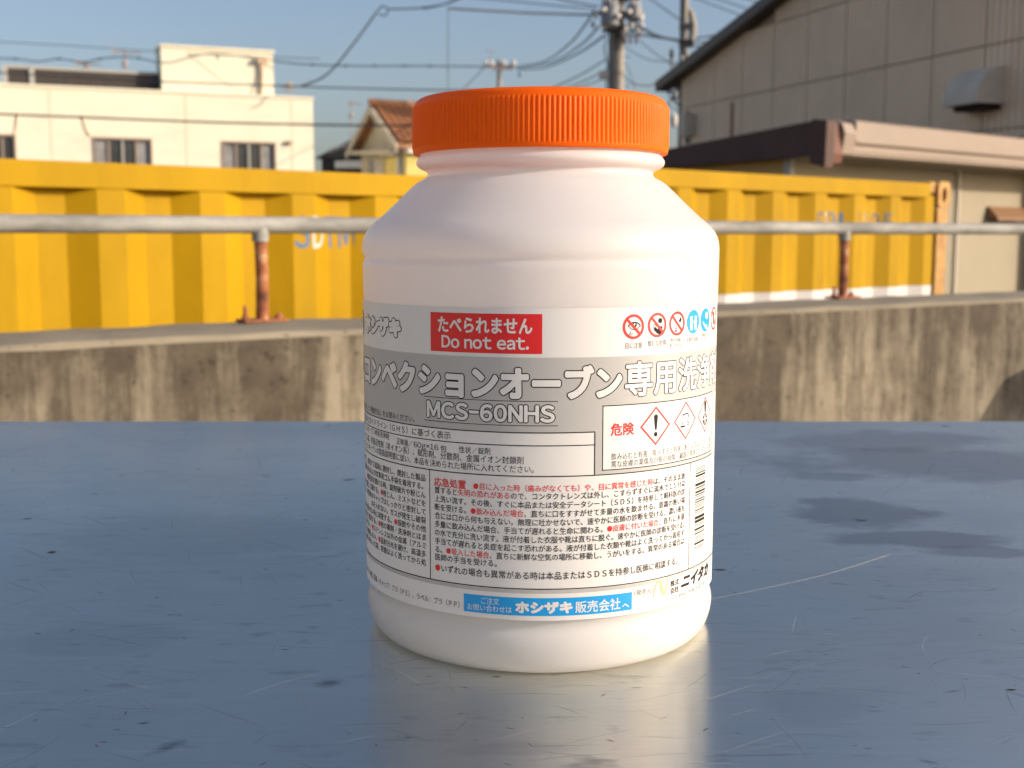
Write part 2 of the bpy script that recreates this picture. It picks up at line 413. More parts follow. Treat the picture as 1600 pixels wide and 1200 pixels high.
def container(t0, t1, top, bottom, ph, label, band=None, text=None, tpos=None, tz=None, th=None):
    o3 = cu*t0+cm*CD
    root = empty('shipping_container', (o3.x, o3.y, bottom), CT, label, 'shipping container', 'yellow containers in the yard')
    Lc = t1-t0; H = top-bottom; W = 2.4
    zb, zt = .16, H-.066
    # side wall, corrugated
    x0, x1 = .105, Lc-.105
    br_ = breaks(t0+x0, t0+x1, ph)
    def side(za, zb_, m, name, push=0):
        mb = MB()
        for t in br_:
            y = .004+prof(t, ph)+push
            mb.v += [(t-t0, y, za), (t-t0, y, zb_), (t-t0, y+.002, za), (t-t0, y+.002, zb_)]
        for i in range(len(br_)-1):
            a = i*4; mb.f += [(a, a+4, a+5, a+1), (a+2, a+3, a+7, a+6)]
        return mb.build(name, m, root)
    if band:
        side(band-bottom, zt, M['yellow'], 'side_wall'); side(zb, band-bottom-.001, M['white_paint'], 'lower_side_wall')
    else: side(zb, zt, M['yellow'], 'side_wall')
    MB().box(.102, Lc-.150, 0, .06, H-.075, H-.008).build('top_rail', M['yellow'], root, bevel=.003)
    MB().box(.102, Lc-.102, 0, .05, .02, .16).build('bottom_rail', M['yellow'], root)
    MB().box(.06, Lc-.06, .06, W-.06, H-.030, H-.012).build('roof', M['yellow'], root)
    MB().box(.1, Lc-.1, W-.05, W, .02, H-.01).build('rear_wall', M['yellow'], root)
    MB().box(.03, .06, .1, W-.1, .02, H-.02).build('end_wall', M['yellow'], root)
    MB().box(Lc-.06, Lc-.03, .1, W-.1, .02, H-.02).build('end_wall', M['yellow'], root)
    MB().box(Lc-.150, Lc-.1, .004, .058, H-.05, H-.002).build('gusset_plate', M['yellow_rust'], root)
    for xx in (0, Lc-.1):
        for yy in (-.012, W-.09):
            MB().box(xx+.004, xx+.096, yy+.004, yy+.10, .12, H-.125).build('corner_post', M['yellow_rust'] if xx else M['yellow'], root, bevel=.004)
            for zz in (0, H-.122):
                # casting: faced block with an oval opening
                mb = MB(); cx_, cz_ = xx+.052, zz+.062; n = 20; rx, rz_ = .021, .036
                outer = []; inner = []; deep = []
                for k in range(n):
                    a = 2*math.pi*k/n; ca, sa = math.cos(a), math.sin(a)
                    q = 1/max(abs(ca), abs(sa)); outer.append((cx_+.052*ca*q, yy, cz_+.061*sa*q)); inner.append((cx_+rx*ca, yy, cz_+rz_*sa)); deep.append((cx_+rx*ca, yy+.03, cz_+rz_*sa))
                back = [(x, yy+.11, z) for x, _, z in outer]
                mb.v = outer+inner+deep+back
                for k in range(n):
                    k2 = (k+1) % n
                    mb.f += [(k, k2, n+k2, n+k), (n+k, n+k2, 2*n+k2, 2*n+k), (k, 3*n+k, 3*n+k2, k2)]
                mb.f += [tuple(range(2*n, 3*n)), tuple(range(3*n, 4*n))]
                cs = mb.build('corner_casting', M['yellow_rust'], root)
                dk_ = MB().box(cx_-rx*.9, cx_+rx*.9, yy+.0285, yy+.0295, cz_-rz_*.9, cz_+rz_*.9)
                if yy < 0: dk_.build('casting_hole', M['hole'], cs)
    if text:
        x = tpos
        for s_, wch, m_ in text:
            if s_ != ' ':
                me = text_mesh(chr(ord(s_)+0xFEE0), .012, 4)
                bm = bmesh.new(); bm.from_mesh(me)
                xs = [v.co.x for v in bm.verts]; ys_ = [v.co.y for v in bm.verts]
                sx = (wch*.84)/(max(xs)-min(xs)) if s_ not in '1' else (wch*.4)/(max(xs)-min(xs)); sz = th/(max(ys_)-min(ys_)); mx, my = min(xs), min(ys_)
                off = 0 if s_ not in '1' else wch*.2
                for v in bm.verts: v.co = Vector((x+off+(v.co.x-mx)*sx, 0, tz+(v.co.y-my)*sz))
                for t in breaks(x, x+wch, ph):
                    bmesh.ops.bisect_plane(bm, geom=bm.verts[:]+bm.edges[:]+bm.faces[:], plane_co=(t,0,0), plane_no=(1,0,0))
                for v in bm.verts:
                    y = .0032+prof(v.co.x, ph); v.co = Vector((v.co.x-t0, y-.0, v.co.z-bottom))
                bm.to_mesh(me); bm.free(); me.materials.clear(); me.materials.append(m_)
                link(bpy.data.objects.new('painted_letter', me), root)
            x += wch
    return root
M['cblue'] = mat('faded_blue_paint', (.06,.15,.30), .6, var=.3, scale=20)
M['cnavy'] = mat('faded_navy_paint', (.12,.13,.17), .6, var=.3, scale=20)
M['cwhite'] = mat('faded_white_paint', (.62,.60,.52), .6, var=.15, scale=20)
b_, v_, w_ = M['cblue'], M['cnavy'], M['cwhite']
container(2.80-6.058, 2.80, EYE+.202, YARD, 1.239, 'long yellow corrugated container behind the railing left of the jar', text=[('S',.060,b_),('D',.060,w_),('T',.052,b_),('M',.064,b_)], tpos=1.820, tz=EYE-.030, th=.094)
container(2.95, 5.39, EYE+.264, YARD+.062, 3.766-.288*4, 'yellow corrugated container with rusty corner post and white lower band, right of the jar', band=EYE-.222,
          text=[('S',.062,v_),('D',.052,w_),('T',.052,v_),('M',.075,b_),(' ',.055,v_),('1',.05,v_),('4',.066,w_),('1',.05,v_),('0',.066,v_),('5',.062,v_)], tpos=4.352, tz=EYE+.019, th=.094)
for t in (3.15, 5.2):
    o3 = cu*t+cm*(CD+.0)
    s_ = MB().box(-.06,.06,.0,2.4,0,.0605).build('timber_sleeper', M['wood']); s_.location = (o3.x, o3.y, YARD); s_.rotation_euler = (0,0,CT)
    tag(s_, 'timber sleeper under the '+('left' if t < 4 else 'right')+' end of the container with the white band', 'timber', 'sleepers under the container')

# ================================================================== HUT (small building behind right container)
HD = 6.2
hut_t = 2.72*cu.x+10.5*cu.y; o3 = cu*hut_t+cm*(2.72*cm.x+10.5*cm.y)
hut = empty('lean_to_hut', (o3.x, o3.y, YARD), CT, 'low cream hut with brown metal fascia and lean-to roof behind the yellow container', 'hut')
hz = -YARD+EYE
HL = 4.9; HW = 3.2
MB().box(.10, HL, .50, HW, 0, hz+.83).build('wall', M['hut_wall'], hut)
MB().box(.07, .098, .52, HW, 0, hz+.76).build('side_wall', M['hut_side'], hut)
for z in (.12, .30, .48, .62): MB().box(.062, .07, .52, HW, hz+z, hz+z+.012).build('side_board_joint', M['siding_trim'], hut)
# side wall boards
MB().box(.04,.10,.44,.515,0,hz+.70).build('corner_trim', M['frame_grey'], hut)
# front fascia: two folded steps, slightly faceted
fa = MB().prism([(0,hz+.72),(.0,hz+.80),(-.03,hz+.825),(-.03,hz+1.005),(.05,hz+1.03),(.30,hz+1.0),(.30,hz+.72)], 'x', .33, HL).build('front_fascia', M['fascia_lit'], hut)
MB().box(.33, HL, -.012, 0, hz+.745, hz+.757).build('fascia_ridge', M['fascia_lit'], hut)
MB().prism([(-.01,hz+.72),(-.02,hz+.80),(-.035,hz+.90),(.0,hz+.985),(.12,hz+1.02),(.28,hz+1.0),(.28,hz+.72)], 'x', .16, .328).build('bent_fascia_end', M['fascia_lit'], hut)
MB().prism([(.0,hz+.64),(-.02,hz+.72),(.03,hz+.98),(.2,hz+1.0),(.2,hz+.70)], 'x', .02, .158).build('torn_corner_flashing', M['dark_rust'], hut)
MB().prism([(-.02,hz+.60),(-.03,hz+.99),(.12,hz+1.01),(.14,hz+.64)], 'x', -.10, .018).build('corner_cap', M['fascia_shaded'], hut)
sf = MB()  # side fascia tapers to the back
sf.prism([(.141,hz+.70),(.141,hz+1.0),(HW+.1,hz+.72),(HW+.1,hz+.66)], 'x', -.06, .066).build('side_fascia', M['fascia_shaded'], hut)
MB().prism([(.301,hz+1.006),(.301,hz+.98),(HW+.1,hz+.69),(HW+.1,hz+.725)], 'x', .068, HL).build('roof', M['fascia_shaded'], hut)
MB().box(.10, HL, .301, .50, hz+.70, hz+.718).build('soffit', M['hut_wall'], hut)
# panel joints and pipe
def hx(x):   # local x on the hut's front for a photo column
    X = (x-800)/F; d = o3.x*cm.x+o3.y*cm.y+.50
    z = d/(cm.y+cm.x*X) if False else d/(cm.x*X+cm.y)
    return z*(X*cu.x+cu.y)-hut_t
MB().tube([(hx(1486), .475, 0), (hx(1486), .475, hz+.70)], .016, 10).build('drain_pipe', M['white_trim'], hut, smooth=True)
MB().box(hx(1478)-.006, hx(1478)+.006, .494, .50, 0, hz+.70).build('panel_joint', M['frame_grey'], hut)
vx0, vx1 = hx(1534), hx(1588)
vh = MB().prism([(.50,hz+.34),(.48,hz+.34),(.37,hz+.225),(.37,hz+.215),(.50,hz+.215)], 'x', vx0, vx1).build('vent_cover', M['brown_vent'], hut)
for k in range(3):
    MB().box(vx0+.02, vx1-.02, .38-.006, .38, hz+.19, hz+.214).build('vent_slat', M['brown_vent'], vh) if k == 0 else None

# ================================================================== WAREHOUSE
WA = R_(-69.4)
au = Vector((math.cos(WA), math.sin(WA))); am = Vector((-math.sin(WA), math.cos(WA)))
AD = 10.475
def wt(x):
    X = (x-800)/F; z = AD/(am.x*X+am.y); return z*(au.x*X+au.y)
def rake(t):
    return 2.79+.242*(t+19.35) if t < -13.0 else 2.79+.242*6.35-.242*(t+13.0)
o3 = am*AD
wh = empty('warehouse', (o3.x, o3.y, YARD), WA, 'large brown-grey metal sided warehouse with sloping gable roof, upper right', 'warehouse')
joints = [wt(x) for x in (1060, 1111, 1153, 1200, 1251.6, 1309.7, 1372, 1442.5, 1523.4, 1602)]
joints[-1] = -10.6
levels = [0, .9, 1.9, 2.9, 3.55, hz+1.27, hz+2.27, hz+3.27, hz+4.27, hz+5.4]
def ribbed(x0, x1, zf0, zf1):
    mb = MB(); n = 11; w_r = (x1-x0)/n; pts = []
    for k in range(n):
        a = x0+k*w_r; pts += [(a, 0), (a+w_r*.55, 0), (a+w_r*.62, .022), (a+w_r*.93, .022)]
    pts.append((x1, 0))
    for x, y in pts: mb.v += [(x, y-.012, zf0(x)), (x, y-.012, zf1(x)), (x, y+.012, zf0(x)), (x, y+.012, zf1(x))]
    for i in range(len(pts)-1):
        a = i*4; mb.f += [(a, a+4, a+5, a+1), (a+2, a+3, a+7, a+6), (a+1, a+5, a+7, a+3), (a, a+2, a+6, a+4)]
    return mb
for i in range(len(joints)-1):
    a, b2 = joints[i]+.008, joints[i+1]-.008
    for j in range(len(levels)-1):
        z0, z1 = levels[j]+.009, levels[j+1]-.009
        top_min = min(rake(a), rake(b2))+hz-.03
        if top_min <= z0+.02: continue
        f1 = (lambda x, z1=z1: min(z1, rake(x)+hz-.03))
        ribbed(a, b2, (lambda x, z0=z0: z0), f1).build('siding_panel', M['siding'], wh)
# dark backing behind the joints
t_a, t_b = joints[0], joints[-1]
MB().prism([(t_a,0),(t_b,0),(t_b,rake(t_b)+hz-.05),(-13.0,rake(-13.0)+hz-.05),(t_a,rake(t_a)+hz-.05)], 'y', .036, .2).build('wall', M['siding_trim'], wh)
dpt = 9.0
MB().prism([(t_a-.02,0),(t_a+.2,0),(t_a+.2,rake(t_a)+hz-.1),(t_a-.02,rake(t_a)+hz-.1)], 'y', .2, dpt).build('side_wall', M['siding'], wh)
MB().prism([(t_b-.2,0),(t_b,0),(t_b,rake(t_b)+hz-.1),(t_b-.2,rake(t_b)+hz-.1)], 'y', .2, dpt).build('side_wall', M['siding'], wh)
for (p, q) in ((t_a-.55, -13.0), (-13.0, t_b+.3)):
    MB().prism([(p,rake(p)+hz-.04),(q,rake(q)+hz-.04),(q,rake(q)+hz+.13),(p,rake(p)+hz+.13)], 'y', -.25, .02).build('rake_board', M['rake'], wh)
    MB().prism([(p,rake(p)+hz+.02),(q,rake(q)+hz+.02),(q,rake(q)+hz+.12),(p,rake(p)+hz+.12)], 'y', .022, dpt).build('roof', M['rake'], wh)
# ventilation hood
h0, h1 = wt(1502), wt(1556)
hh = MB(); pr = [(0,hz+1.56),(-.02,hz+1.95)]
pr = [(-.0,hz+2.00)]+[(-.42*math.sin(a), hz+1.62+.38*math.cos(a)) for a in [R_(k) for k in range(10,91,10)]]+[(-.42,hz+1.56),(0,hz+1.56)]
hh.prism(pr, 'x', h0, h1).build('ventilation_hood', M['hood'], wh)
MB().box(h0+.06, h1-.06, -.30, -.02, hz+1.50, hz+1.556).build('hood_grille', M['hole'], wh)
# rust stained strip and small items on the wall
MB().box(wt(1136), wt(1140), -.02, -.002, hz+.95, hz+2.2).build('rusty_strip', M['rust'], wh)
MB().box(wt(1070)-.0, wt(1073), -.05, -.01, hz-1, hz+2.2).build('conduit', M['cable'], wh)
mtr = MB().box(wt(1074), wt(1082), -.22, -.02, hz+1.75, hz+2.15).build('meter_box', M['hood'], wh, bevel=.02)
MB().box(wt(1080), wt(1087), -.18, -.02, hz+1.35, hz+1.62).build('meter_box', M['hood'], wh, bevel=.02)
MB().tube([(wt(1072),-.06,hz+1.45), (wt(1085),-.08,hz+1.3), (wt(1089),-.06,hz+1.05), (wt(1083),-.05,hz+.85)], .018, 6).build('hanging_cable', M['cable'], wh)

# ================================================================== BEIGE BUILDING
BA = R_(22.8)
bu = Vector((math.cos(BA), math.sin(BA))); bm_ = Vector((-math.sin(BA), math.cos(BA))); BD = 30.4
def bt(x, d=BD):
    X = (x-800)/F; z = d/(bm_.x*X+bm_.y); return z*(bu.x*X+bu.y)
o3 = bm_*BD
bb = empty('apartment_block', (o3.x, o3.y, YARD), BA, 'flat roofed beige two-storey building with rooftop stair tower, upper left', 'building')
L0, L1 = bt(-420), bt(495)
wins = [(bt(-40), bt(38)), (bt(155), bt(247)), (bt(353), bt(437))]
ZW0, ZW1 = hz+1.15, hz+2.36
# walls built around the window openings
xs_ = [L0]+[q for w2 in wins for q in w2]+[L1]
for i in range(0, len(xs_), 2):
    MB().box(xs_[i], xs_[i+1], 0, .2, ZW0, ZW1).build('wall', M['beige'], bb)
MB().box(L0, L1, 0, .2, 0, ZW0-.001).build('wall', M['beige'], bb)
MB().box(L0, L1, 0, .2, ZW1+.001, hz+3.44).build('wall', M['beige'], bb)
MB().box(L0, L1+.02, -.03, .25, hz+3.441, hz+3.50).build('parapet_cap', M['beige_light'], bb)
MB().box(L0, L1-.01, .201, 8, 0, hz+3.2).build('building_core', M['beige'], bb)
for x in (92, 300, 462):
    MB().box(bt(x)-.012, bt(x)+.012, -.006, -.001, hz+.2, hz+3.42).build('wall_joint', M['siding'], bb)
for (a, b2) in wins:
    wf = MB(); 
    wf.box(a, b2, -.02, .05, ZW1-.05, ZW1-.002); wf.box(a, b2, -.05, .05, ZW0+.002, ZW0+.05); wf.box(a, a+.05, -.02, .05, ZW0+.05, ZW1-.05); wf.box(b2-.05, b2, -.02, .05, ZW0+.05, ZW1-.05)
    wo_ = wf.build('window', M['frame'], bb); n = 4; wd = (b2-a-.1)/n
    for k in range(n):
        p0 = a+.05+k*wd
        MB().box(p0+.02, p0+wd-.02, .06, .07, ZW0+.06, ZW1-.06).build('pane', M['glass'] if (k+int(a*3)) % 3 else M['curtain'], wo_)
        if k: MB().box(p0-.025, p0+.025, .02 if k != 2 else .0, .055, ZW0+.05, ZW1-.05).build('mullion', M['frame'] if k != 2 else M['frame_grey'], wo_)
# stair tower
T0, T1 = bt(265, BD+.3), bt(436, BD+.3)
MB().box(T0, T1, .3, 1.3, hz+3.2, hz+4.56).build('stair_tower', M['beige_light'], bb)
MB().box(T0-.03, T1+.03, .26, 1.34, hz+4.561, hz+4.62).build('tower_cap', M['beige'], bb)
MB().tube([(bt(418, BD+.25), .25, hz+3.4), (bt(418, BD+.25), .25, hz+4.4)], .06, 8).build('downpipe', M['siding'], bb)
MB().box(bt(418, BD+.25)-.12, bt(418, BD+.25)+.12, .14, .30, hz+4.30, hz+4.42).build('rain_hopper', M['siding'], bb)
# rooftop screen
SC = .7
for (xa, xb) in ((30, 63), (71, 262)):
    a, b2 = bt(xa, BD+SC), bt(xb, BD+SC)
    n = max(1, int((b2-a)/.55)); 
    for k in range(n):
        MB().box(a+k*(b2-a)/n+.002, a+(k+1)*(b2-a)/n-.002, SC, SC+.04, hz+3.25, hz+3.93).build('screen_panel', M['dark_panel'], bb)
a, b2 = bt(23, BD+SC), bt(262, BD+SC)
MB().box(a, b2, SC-.03, SC+.08, hz+3.931, hz+4.0).build('screen_top_rail', M['frame_grey'], bb)
for x in (26, 67):
    xx = bt(x, BD+SC); MB().box(xx-.055, xx+.055, SC-.05, SC-.031, hz+3.2, hz+3.99).build('screen_post', M['frame_grey'], bb)
MB().tube([(bt(14),-.04,hz+3.5),(bt(12),-.05,hz+3.0),(bt(4),-.05,hz+2.5),(bt(-3),-.05,hz+2.3)], .025, 6).build('hanging_cable', M['siding'], bb)
for x0 in (150, 43):
    MB().tube([(bt(x0-8 if x0 > 100 else x0),-.03,hz+2.85),(bt(x0-3 if x0 > 100 else x0-2),-.04,hz+2.55),(bt(x0+3 if x0>100 else x0-7),-.03,hz+2.37)], .015, 6).build('hanging_cable', M['siding'], bb)
MB().box(bt(455), bt(463), -.12, 0, hz+2.33, hz+2.42).build('wall_lamp', M['hood'], bb)

# ================================================================== CREAM HOUSE WITH TILED ROOF
HA = R_(30); hu = Vector((math.cos(HA), math.sin(HA))); hm = Vector((-math.sin(HA), math.cos(HA)))
apex = at(577, 163, 34)
house = empty('tiled_house', (apex.x, apex.y, YARD), HA, 'cream gabled house with orange-brown tiled roof beside the jar cap', 'house')
za = apex.z-YARD; ze = za-1.16; HWD = 1.7; LEN = 7.0
# local x along ridge, local y: -HWD is the near eave (right), +HWD the far eave (left)
MB().prism([(-HWD+.25,0),(HWD-.25,0),(HWD-.25,ze+.02),(0,za-.18),(-HWD+.25,ze+.02)], 'x', .35, LEN).build('wall', M['cream_wall'], house)
for sgn in (-1, 1):
    dy, dz = HWD*sgn, ze-za
    n = Vector((0, -dz*sgn, HWD)).normalized()
    MB().prism([(0,za-.02),(dy,ze-.02),(dy,ze-.12),(0,za-.12)], 'x', 0.05, LEN).build('roof', M['tile'], house)
    MB().prism([(0,za-.01),(dy*1.02,ze-.03),(dy*1.02,ze-.24),(0,za-.24)], 'x', -.02, .045).build('barge_board', M['cream_wall'] , house)
# individual pan tiles on the lit slope
tm = MB(); n = 6; Wt, Lt = .205, .30
slope_len = math.hypot(HWD, 1.16); ang = math.atan2(1.16, HWD)
for i in range(n+1):
    a = math.pi*i/n; x = -Wt/2*math.cos(a); h_ = .055*math.sin(a)
    tm.v += [(x, 0, h_+.022), (x, Lt, h_*.9), (x, 0, h_-.0), (x, Lt, h_*.9-.02)]
for i in range(n): a = i*4; tm.f += [(a, a+4, a+5, a+1), (a, a+2, a+6, a+4), (a+2, a+3, a+7, a+6)]
t0_ = None
rows = int(slope_len/(Lt-.05)); cols = 22
for r_ in range(rows):
    for c_ in range(cols):
        if t0_ is None: o = t0_ = tm.build('roof_tile', M['tile'], house)
        else: o = t0_.copy(); link(o)
        o.parent = house
        s2 = slope_len-(r_)*(Lt-.05)-.02       # distance of lower end from the ridge
        o.location = (.10+Wt/2+c_*Wt, -s2*math.cos(ang), za-s2*math.sin(ang)+.002); o.rotation_euler = (ang, 0, 0)
o = None
for c_ in range(12):
    x0 = c_*.38; MB().tube([(x0,0,za+.05),(x0+.375,0,za+.055)], .11, 10).build('ridge_tile', M['tile'], house)
MB().box(.5, LEN, -HWD-.02, -HWD+.10, ze-.13, ze-.125+.09).build('gutter', M['white_trim'], house)
# awning, window and yellow lit side
MB().box(.36, LEN-.2, -HWD+.10, -HWD+.248, ze-.9, ze-.26).build('yellow_lit_panel', M['yellow_lit_wall'], house)
MB().box(.32, LEN, -HWD-.1, -HWD+.4, ze-.25, ze-.14).build('eaves_fascia', M['white_trim'], house)
wf = MB().box(.30,.345, .25,.85, ze-.75, ze-.25).build('window', M['frame_grey'], house)
MB().box(.28,.295, .30,.80, ze-.72, ze-.28).build('pane', M['glass'], wf)
MB().box(.30,.345, -1.1,-.35, ze-.85, ze-.32).build('window_shutter', M['yellow_lit_wall'], house)
MB().prism([(-1.45,ze-.30),(1.45,ze-.12),(1.45,ze-.02),(-1.45,ze-.14)], 'x', -.02, .34).build('gable_canopy', M['cream_wall'], house)
for yy in (-1.3, -.2, .12): MB().box(.26,.345, yy, yy+.12, ze-1.5, ze-.31).build('corner_post', M['white_trim'], house)

# dark tiled house
DA = R_(-18)
dp = at(498, 246, 42)
dh = empty('dark_roofed_house', (dp.x, dp.y, YARD), DA+R_(8), 'small house with charcoal tiled roof between the beige block and the cream house', 'house')
zd = dp.z-YARD
MB().box(0, 3.4, .3, 4, 0, zd-.05).build('wall', M['dark_panel'], dh)
MB().prism([(-.2,zd-.02),(3.6,zd-.02),(3.6,zd+.95),(1.4,zd+.72)], 'y', .1, 4).build('roof', M['tile_dark'], dh)
MB().box(.55, 1.62, .05, .25, zd-.37, zd-.12).build('shutter_box', M['white_trim'], dh)
for k in range(9):
    x = .35+k*.22; MB().tube([(x,.04,zd+.20+k*.065),(x+.16,.04,zd+.25+k*.065)], .07, 8).build('ridge_tile', M['frame_grey'] if k < 7 else M['tile_dark'], dh)  # grey tiles put the highlights of the charcoal roof into the colour

# ================================================================== POLES
def px(x, y, Y, base): 
    p = at(x, y, Y); return Vector((p.x-base.x, p.y-base.y, p.z-YARD))
pb = at(963, 100, 33); pb.z = YARD
pole = empty('utility_pole', tuple(pb), 0, 'thick concrete utility pole carrying two grey transformers above the jar cap', 'utility pole', 'utility poles')
MB().tube([(.05,0,0),(.06,0,9.8)], [.18,.145], 16).build('shaft', M['conc_pole'], pole, smooth=True)
MB().tube([(-.17,.02,1),(-.16,.02,9.4)], .045, 8).build('riser_cable', M['cable'], pole, smooth=True)
MB().tube([(-.05,-.165,1),(-.04,-.15,8.9)], .035, 8).build('riser_cable', M['cable'], pole, smooth=True)
MB().tube([(-.10,-.12,1),(-.10,-.10,8.9)], .05, 8).build('conduit', M['conc_pole'], pole, smooth=True)
for k in range(16):
    z = 3+k*.38; MB().tube([(.05,0,z),(.05+(.30 if k % 2 else -.30),-.02,z)], .012, 6).build('step_bolt', M['cable'], pole)
def transformer(x, ytop, ybot, wpx, m):
    a = px(x, ytop, 33, pb); b2 = px(x, ybot, 33, pb); r = wpx/2/F*33
    tr = MB().lathe([(r*.6,b2.z),(r*.97,b2.z+.06),(r,b2.z+.12),(r,a.z-.06),(r*.9,a.z)], 20, (a.x, -.35, 0)).build('transformer', m, pole, smooth=True)
    for k in range(3):
        q = (a.x+r*.55*(k-1), -.35-(k % 2)*.05, a.z)
        MB().lathe([(.035,0),(.045,.03),(.025,.05),(.04,.08),(.02,.12),(.01,.14)], 10, q).build('bushing', M['ceramic'], tr, smooth=True)
    for k in (-1, 1):
        MB().lathe([(.03,0),(.07,.03),(.07,.09),(.03,.13)], 10, (a.x+r*.75*k, -.6, a.z-.35-.08*k)).build('insulator', M['ceramic'], tr, smooth=True)
transformer(952, 9, 48, 29, M['tr_grey']); transformer(989, 12, 38, 24, M['tr_grey'])
def arm(xa, xb, y, th=.05, par=pole, Y=33, base=pb, yo=-.2, m='cable', name='crossarm'):
    a = px(xa, y, Y, base); b2 = px(xb, y, Y, base)
    return MB().box(a.x, b2.x, yo, yo+th*1.4, a.z-th, a.z+th).build(name, M[m], par)
arm(924, 1004, 22); arm(938, 1000, 42, .04); arm(940, 1002, 50, .035); arm(958, 1000, 57, .03)
arm(940, 998, 2, .05)
random.seed(5)
for k in range(15):
    x = random.choice([974,982,988,994,999,1002,928,932]); y = random.choice([20,26,42,48,52,56])
    p = px(x+random.uniform(-3,3), y, 33, pb)
    MB().lathe([(.02,-.08),(.055,-.05),(.06,.0),(.04,.04),(.05,.07),(.015,.10)], 8, (p.x, -.30+random.uniform(-.15,.15), p.z)).build('insulator', M['ceramic'] if k % 2 else M['antenna'], pole)
for x in (975, 983, 992):
    p = px(x, 56, 33, pb); MB().tube([(p.x,-.25,p.z),(p.x+.02,-.28,p.z-.15),(p.x,-.26,p.z-.26)], [.03,.045,.03], 8).build('cutout_fuse', M['tr_grey'], pole)
p = px(942, 118, 33, pb); MB().box(p.x-.10, p.x+.16, -.18, .0, p.z-.12, p.z+.10).build('cable_clamp', M['tr_grey'], pole)
MB().tube([tuple(px(948,52,33,pb)+Vector((0,-.2,0))), tuple(px(944,75,33,pb)), tuple(px(949,100,33,pb)), tuple(px(947,140,33,pb))], .02, 6).build('drop_cable', M['cable'], pole)
st = MB().tube([tuple(px(700,13,33,pb)), tuple(px(820,20,33,pb)), tuple(px(926,25,33,pb)+Vector((0,-.15,0)))], .030, 8).build('stay_bar', M['tr_grey'], pole)

pb2 = at(1069, 100, 24); pb2.z = YARD
pole2 = empty('utility_pole', tuple(pb2), 0, 'thin utility pole wrapped in cables at the left end of the warehouse gable', 'utility pole', 'utility poles')
MB().tube([(0,0,0),(0,0,7.9)], [.085,.06], 12).build('shaft', M['conc_pole'], pole2, smooth=True)
MB().tube([(-.085,-.02,1),(-.075,-.02,7.6)], .022, 8).build('riser_cable', M['cable'], pole2)
MB().tube([(.07,-.05,1),(.06,-.04,5.6)], .03, 8).build('riser_cable', M['cable'], pole2)
a = px(1073,8,24,pb2); b2 = px(1083,38,24,pb2); c2 = px(1079,68,24,pb2)
MB().tube([tuple(a), tuple(px(1080,20,24,pb2)), tuple(b2), tuple(px(1083,52,24,pb2)), tuple(c2)], [.02,.055,.075,.075,.05], 8).build('curved_cable_guard', M['conc_pole'], pole2, smooth=True)
for y in (41, 66, 70): p = px(1067, y, 24, pb2); MB().box(-.10, .16, -.1, .08, p.z-.045, p.z+.045).build('pole_band', M['cable'], pole2)
random.seed(11)
for k in range(18):
    x0, y0 = random.uniform(1042, 1062), random.uniform(118, 165); x1, y1 = 1066+random.uniform(-4,6), y0-random.uniform(-10,35)
    p, q = px(x0,y0,24,pb2), px(x1,y1,24,pb2); mid = (p+q)/2+Vector((random.uniform(-.12,.12),random.uniform(-.2,.1),random.uniform(-.2,.05)))
    MB().tube([tuple(p), tuple(mid), tuple(q)], random.uniform(.010,.022), 6).build('drop_cable', M['cable'], pole2)
for (x, y, h_, m) in ((1049,85,14,'cable'),(1049,98,12,'tr_grey'),(1054,150,18,'tr_grey'),(1064,160,16,'cable'),(1072,84,14,'conc_pole'),(1066,92,10,'ceramic')):
    p = px(x, y, 24, pb2); k = h_/F*24/2
    MB().lathe([(k*.3,-k),(k*.45,-k*.6),(k*.5,k*.5),(k*.25,k)], 10, (p.x, p.y-.05, p.z)).build('cable_joint_box', M[m], pole2, smooth=True)
p = px(1052,189,24,pb2); MB().lathe([(.02,-.13),(.055,-.10),(.075,0),(.055,.10),(.02,.13)], 12, (p.x, p.y-.1, p.z)).build('white_cable_cover', M['white_trim'], pole2, smooth=True)
p = px(1049,110,24,pb2); MB().tube([(p.x,-.05,p.z),(p.x-.01,-.05,px(1049,76,24,pb2).z)], .012, 6).build('hanger_rod', M['cable'], pole2)

pb3 = at(780, 110, 75); pb3.z = YARD
pole3 = empty('utility_pole', tuple(pb3), 0, 'small distant utility pole with a crossarm left of the transformers', 'utility pole', 'utility poles')
zt3 = px(780,93,75,pb3).z
MB().tube([(0,0,0),(0,0,zt3)], [.2,.14], 10).build('shaft', M['conc_pole'], pole3)
arm(757, 806, 104, .09, pole3, 75, pb3, m='antenna')
arm(770, 800, 108, .06, pole3, 75, pb3, m='antenna')
for x in (760, 768, 788, 803): p = px(x, 100, 75, pb3); MB().lathe([(.05,-.15),(.12,0),(.12,.12),(.04,.2)], 8, (p.x,-.2,p.z)).build('insulator', M['ceramic'], pole3)
arm(810, 813, 117, .12, pole3, 75, pb3)

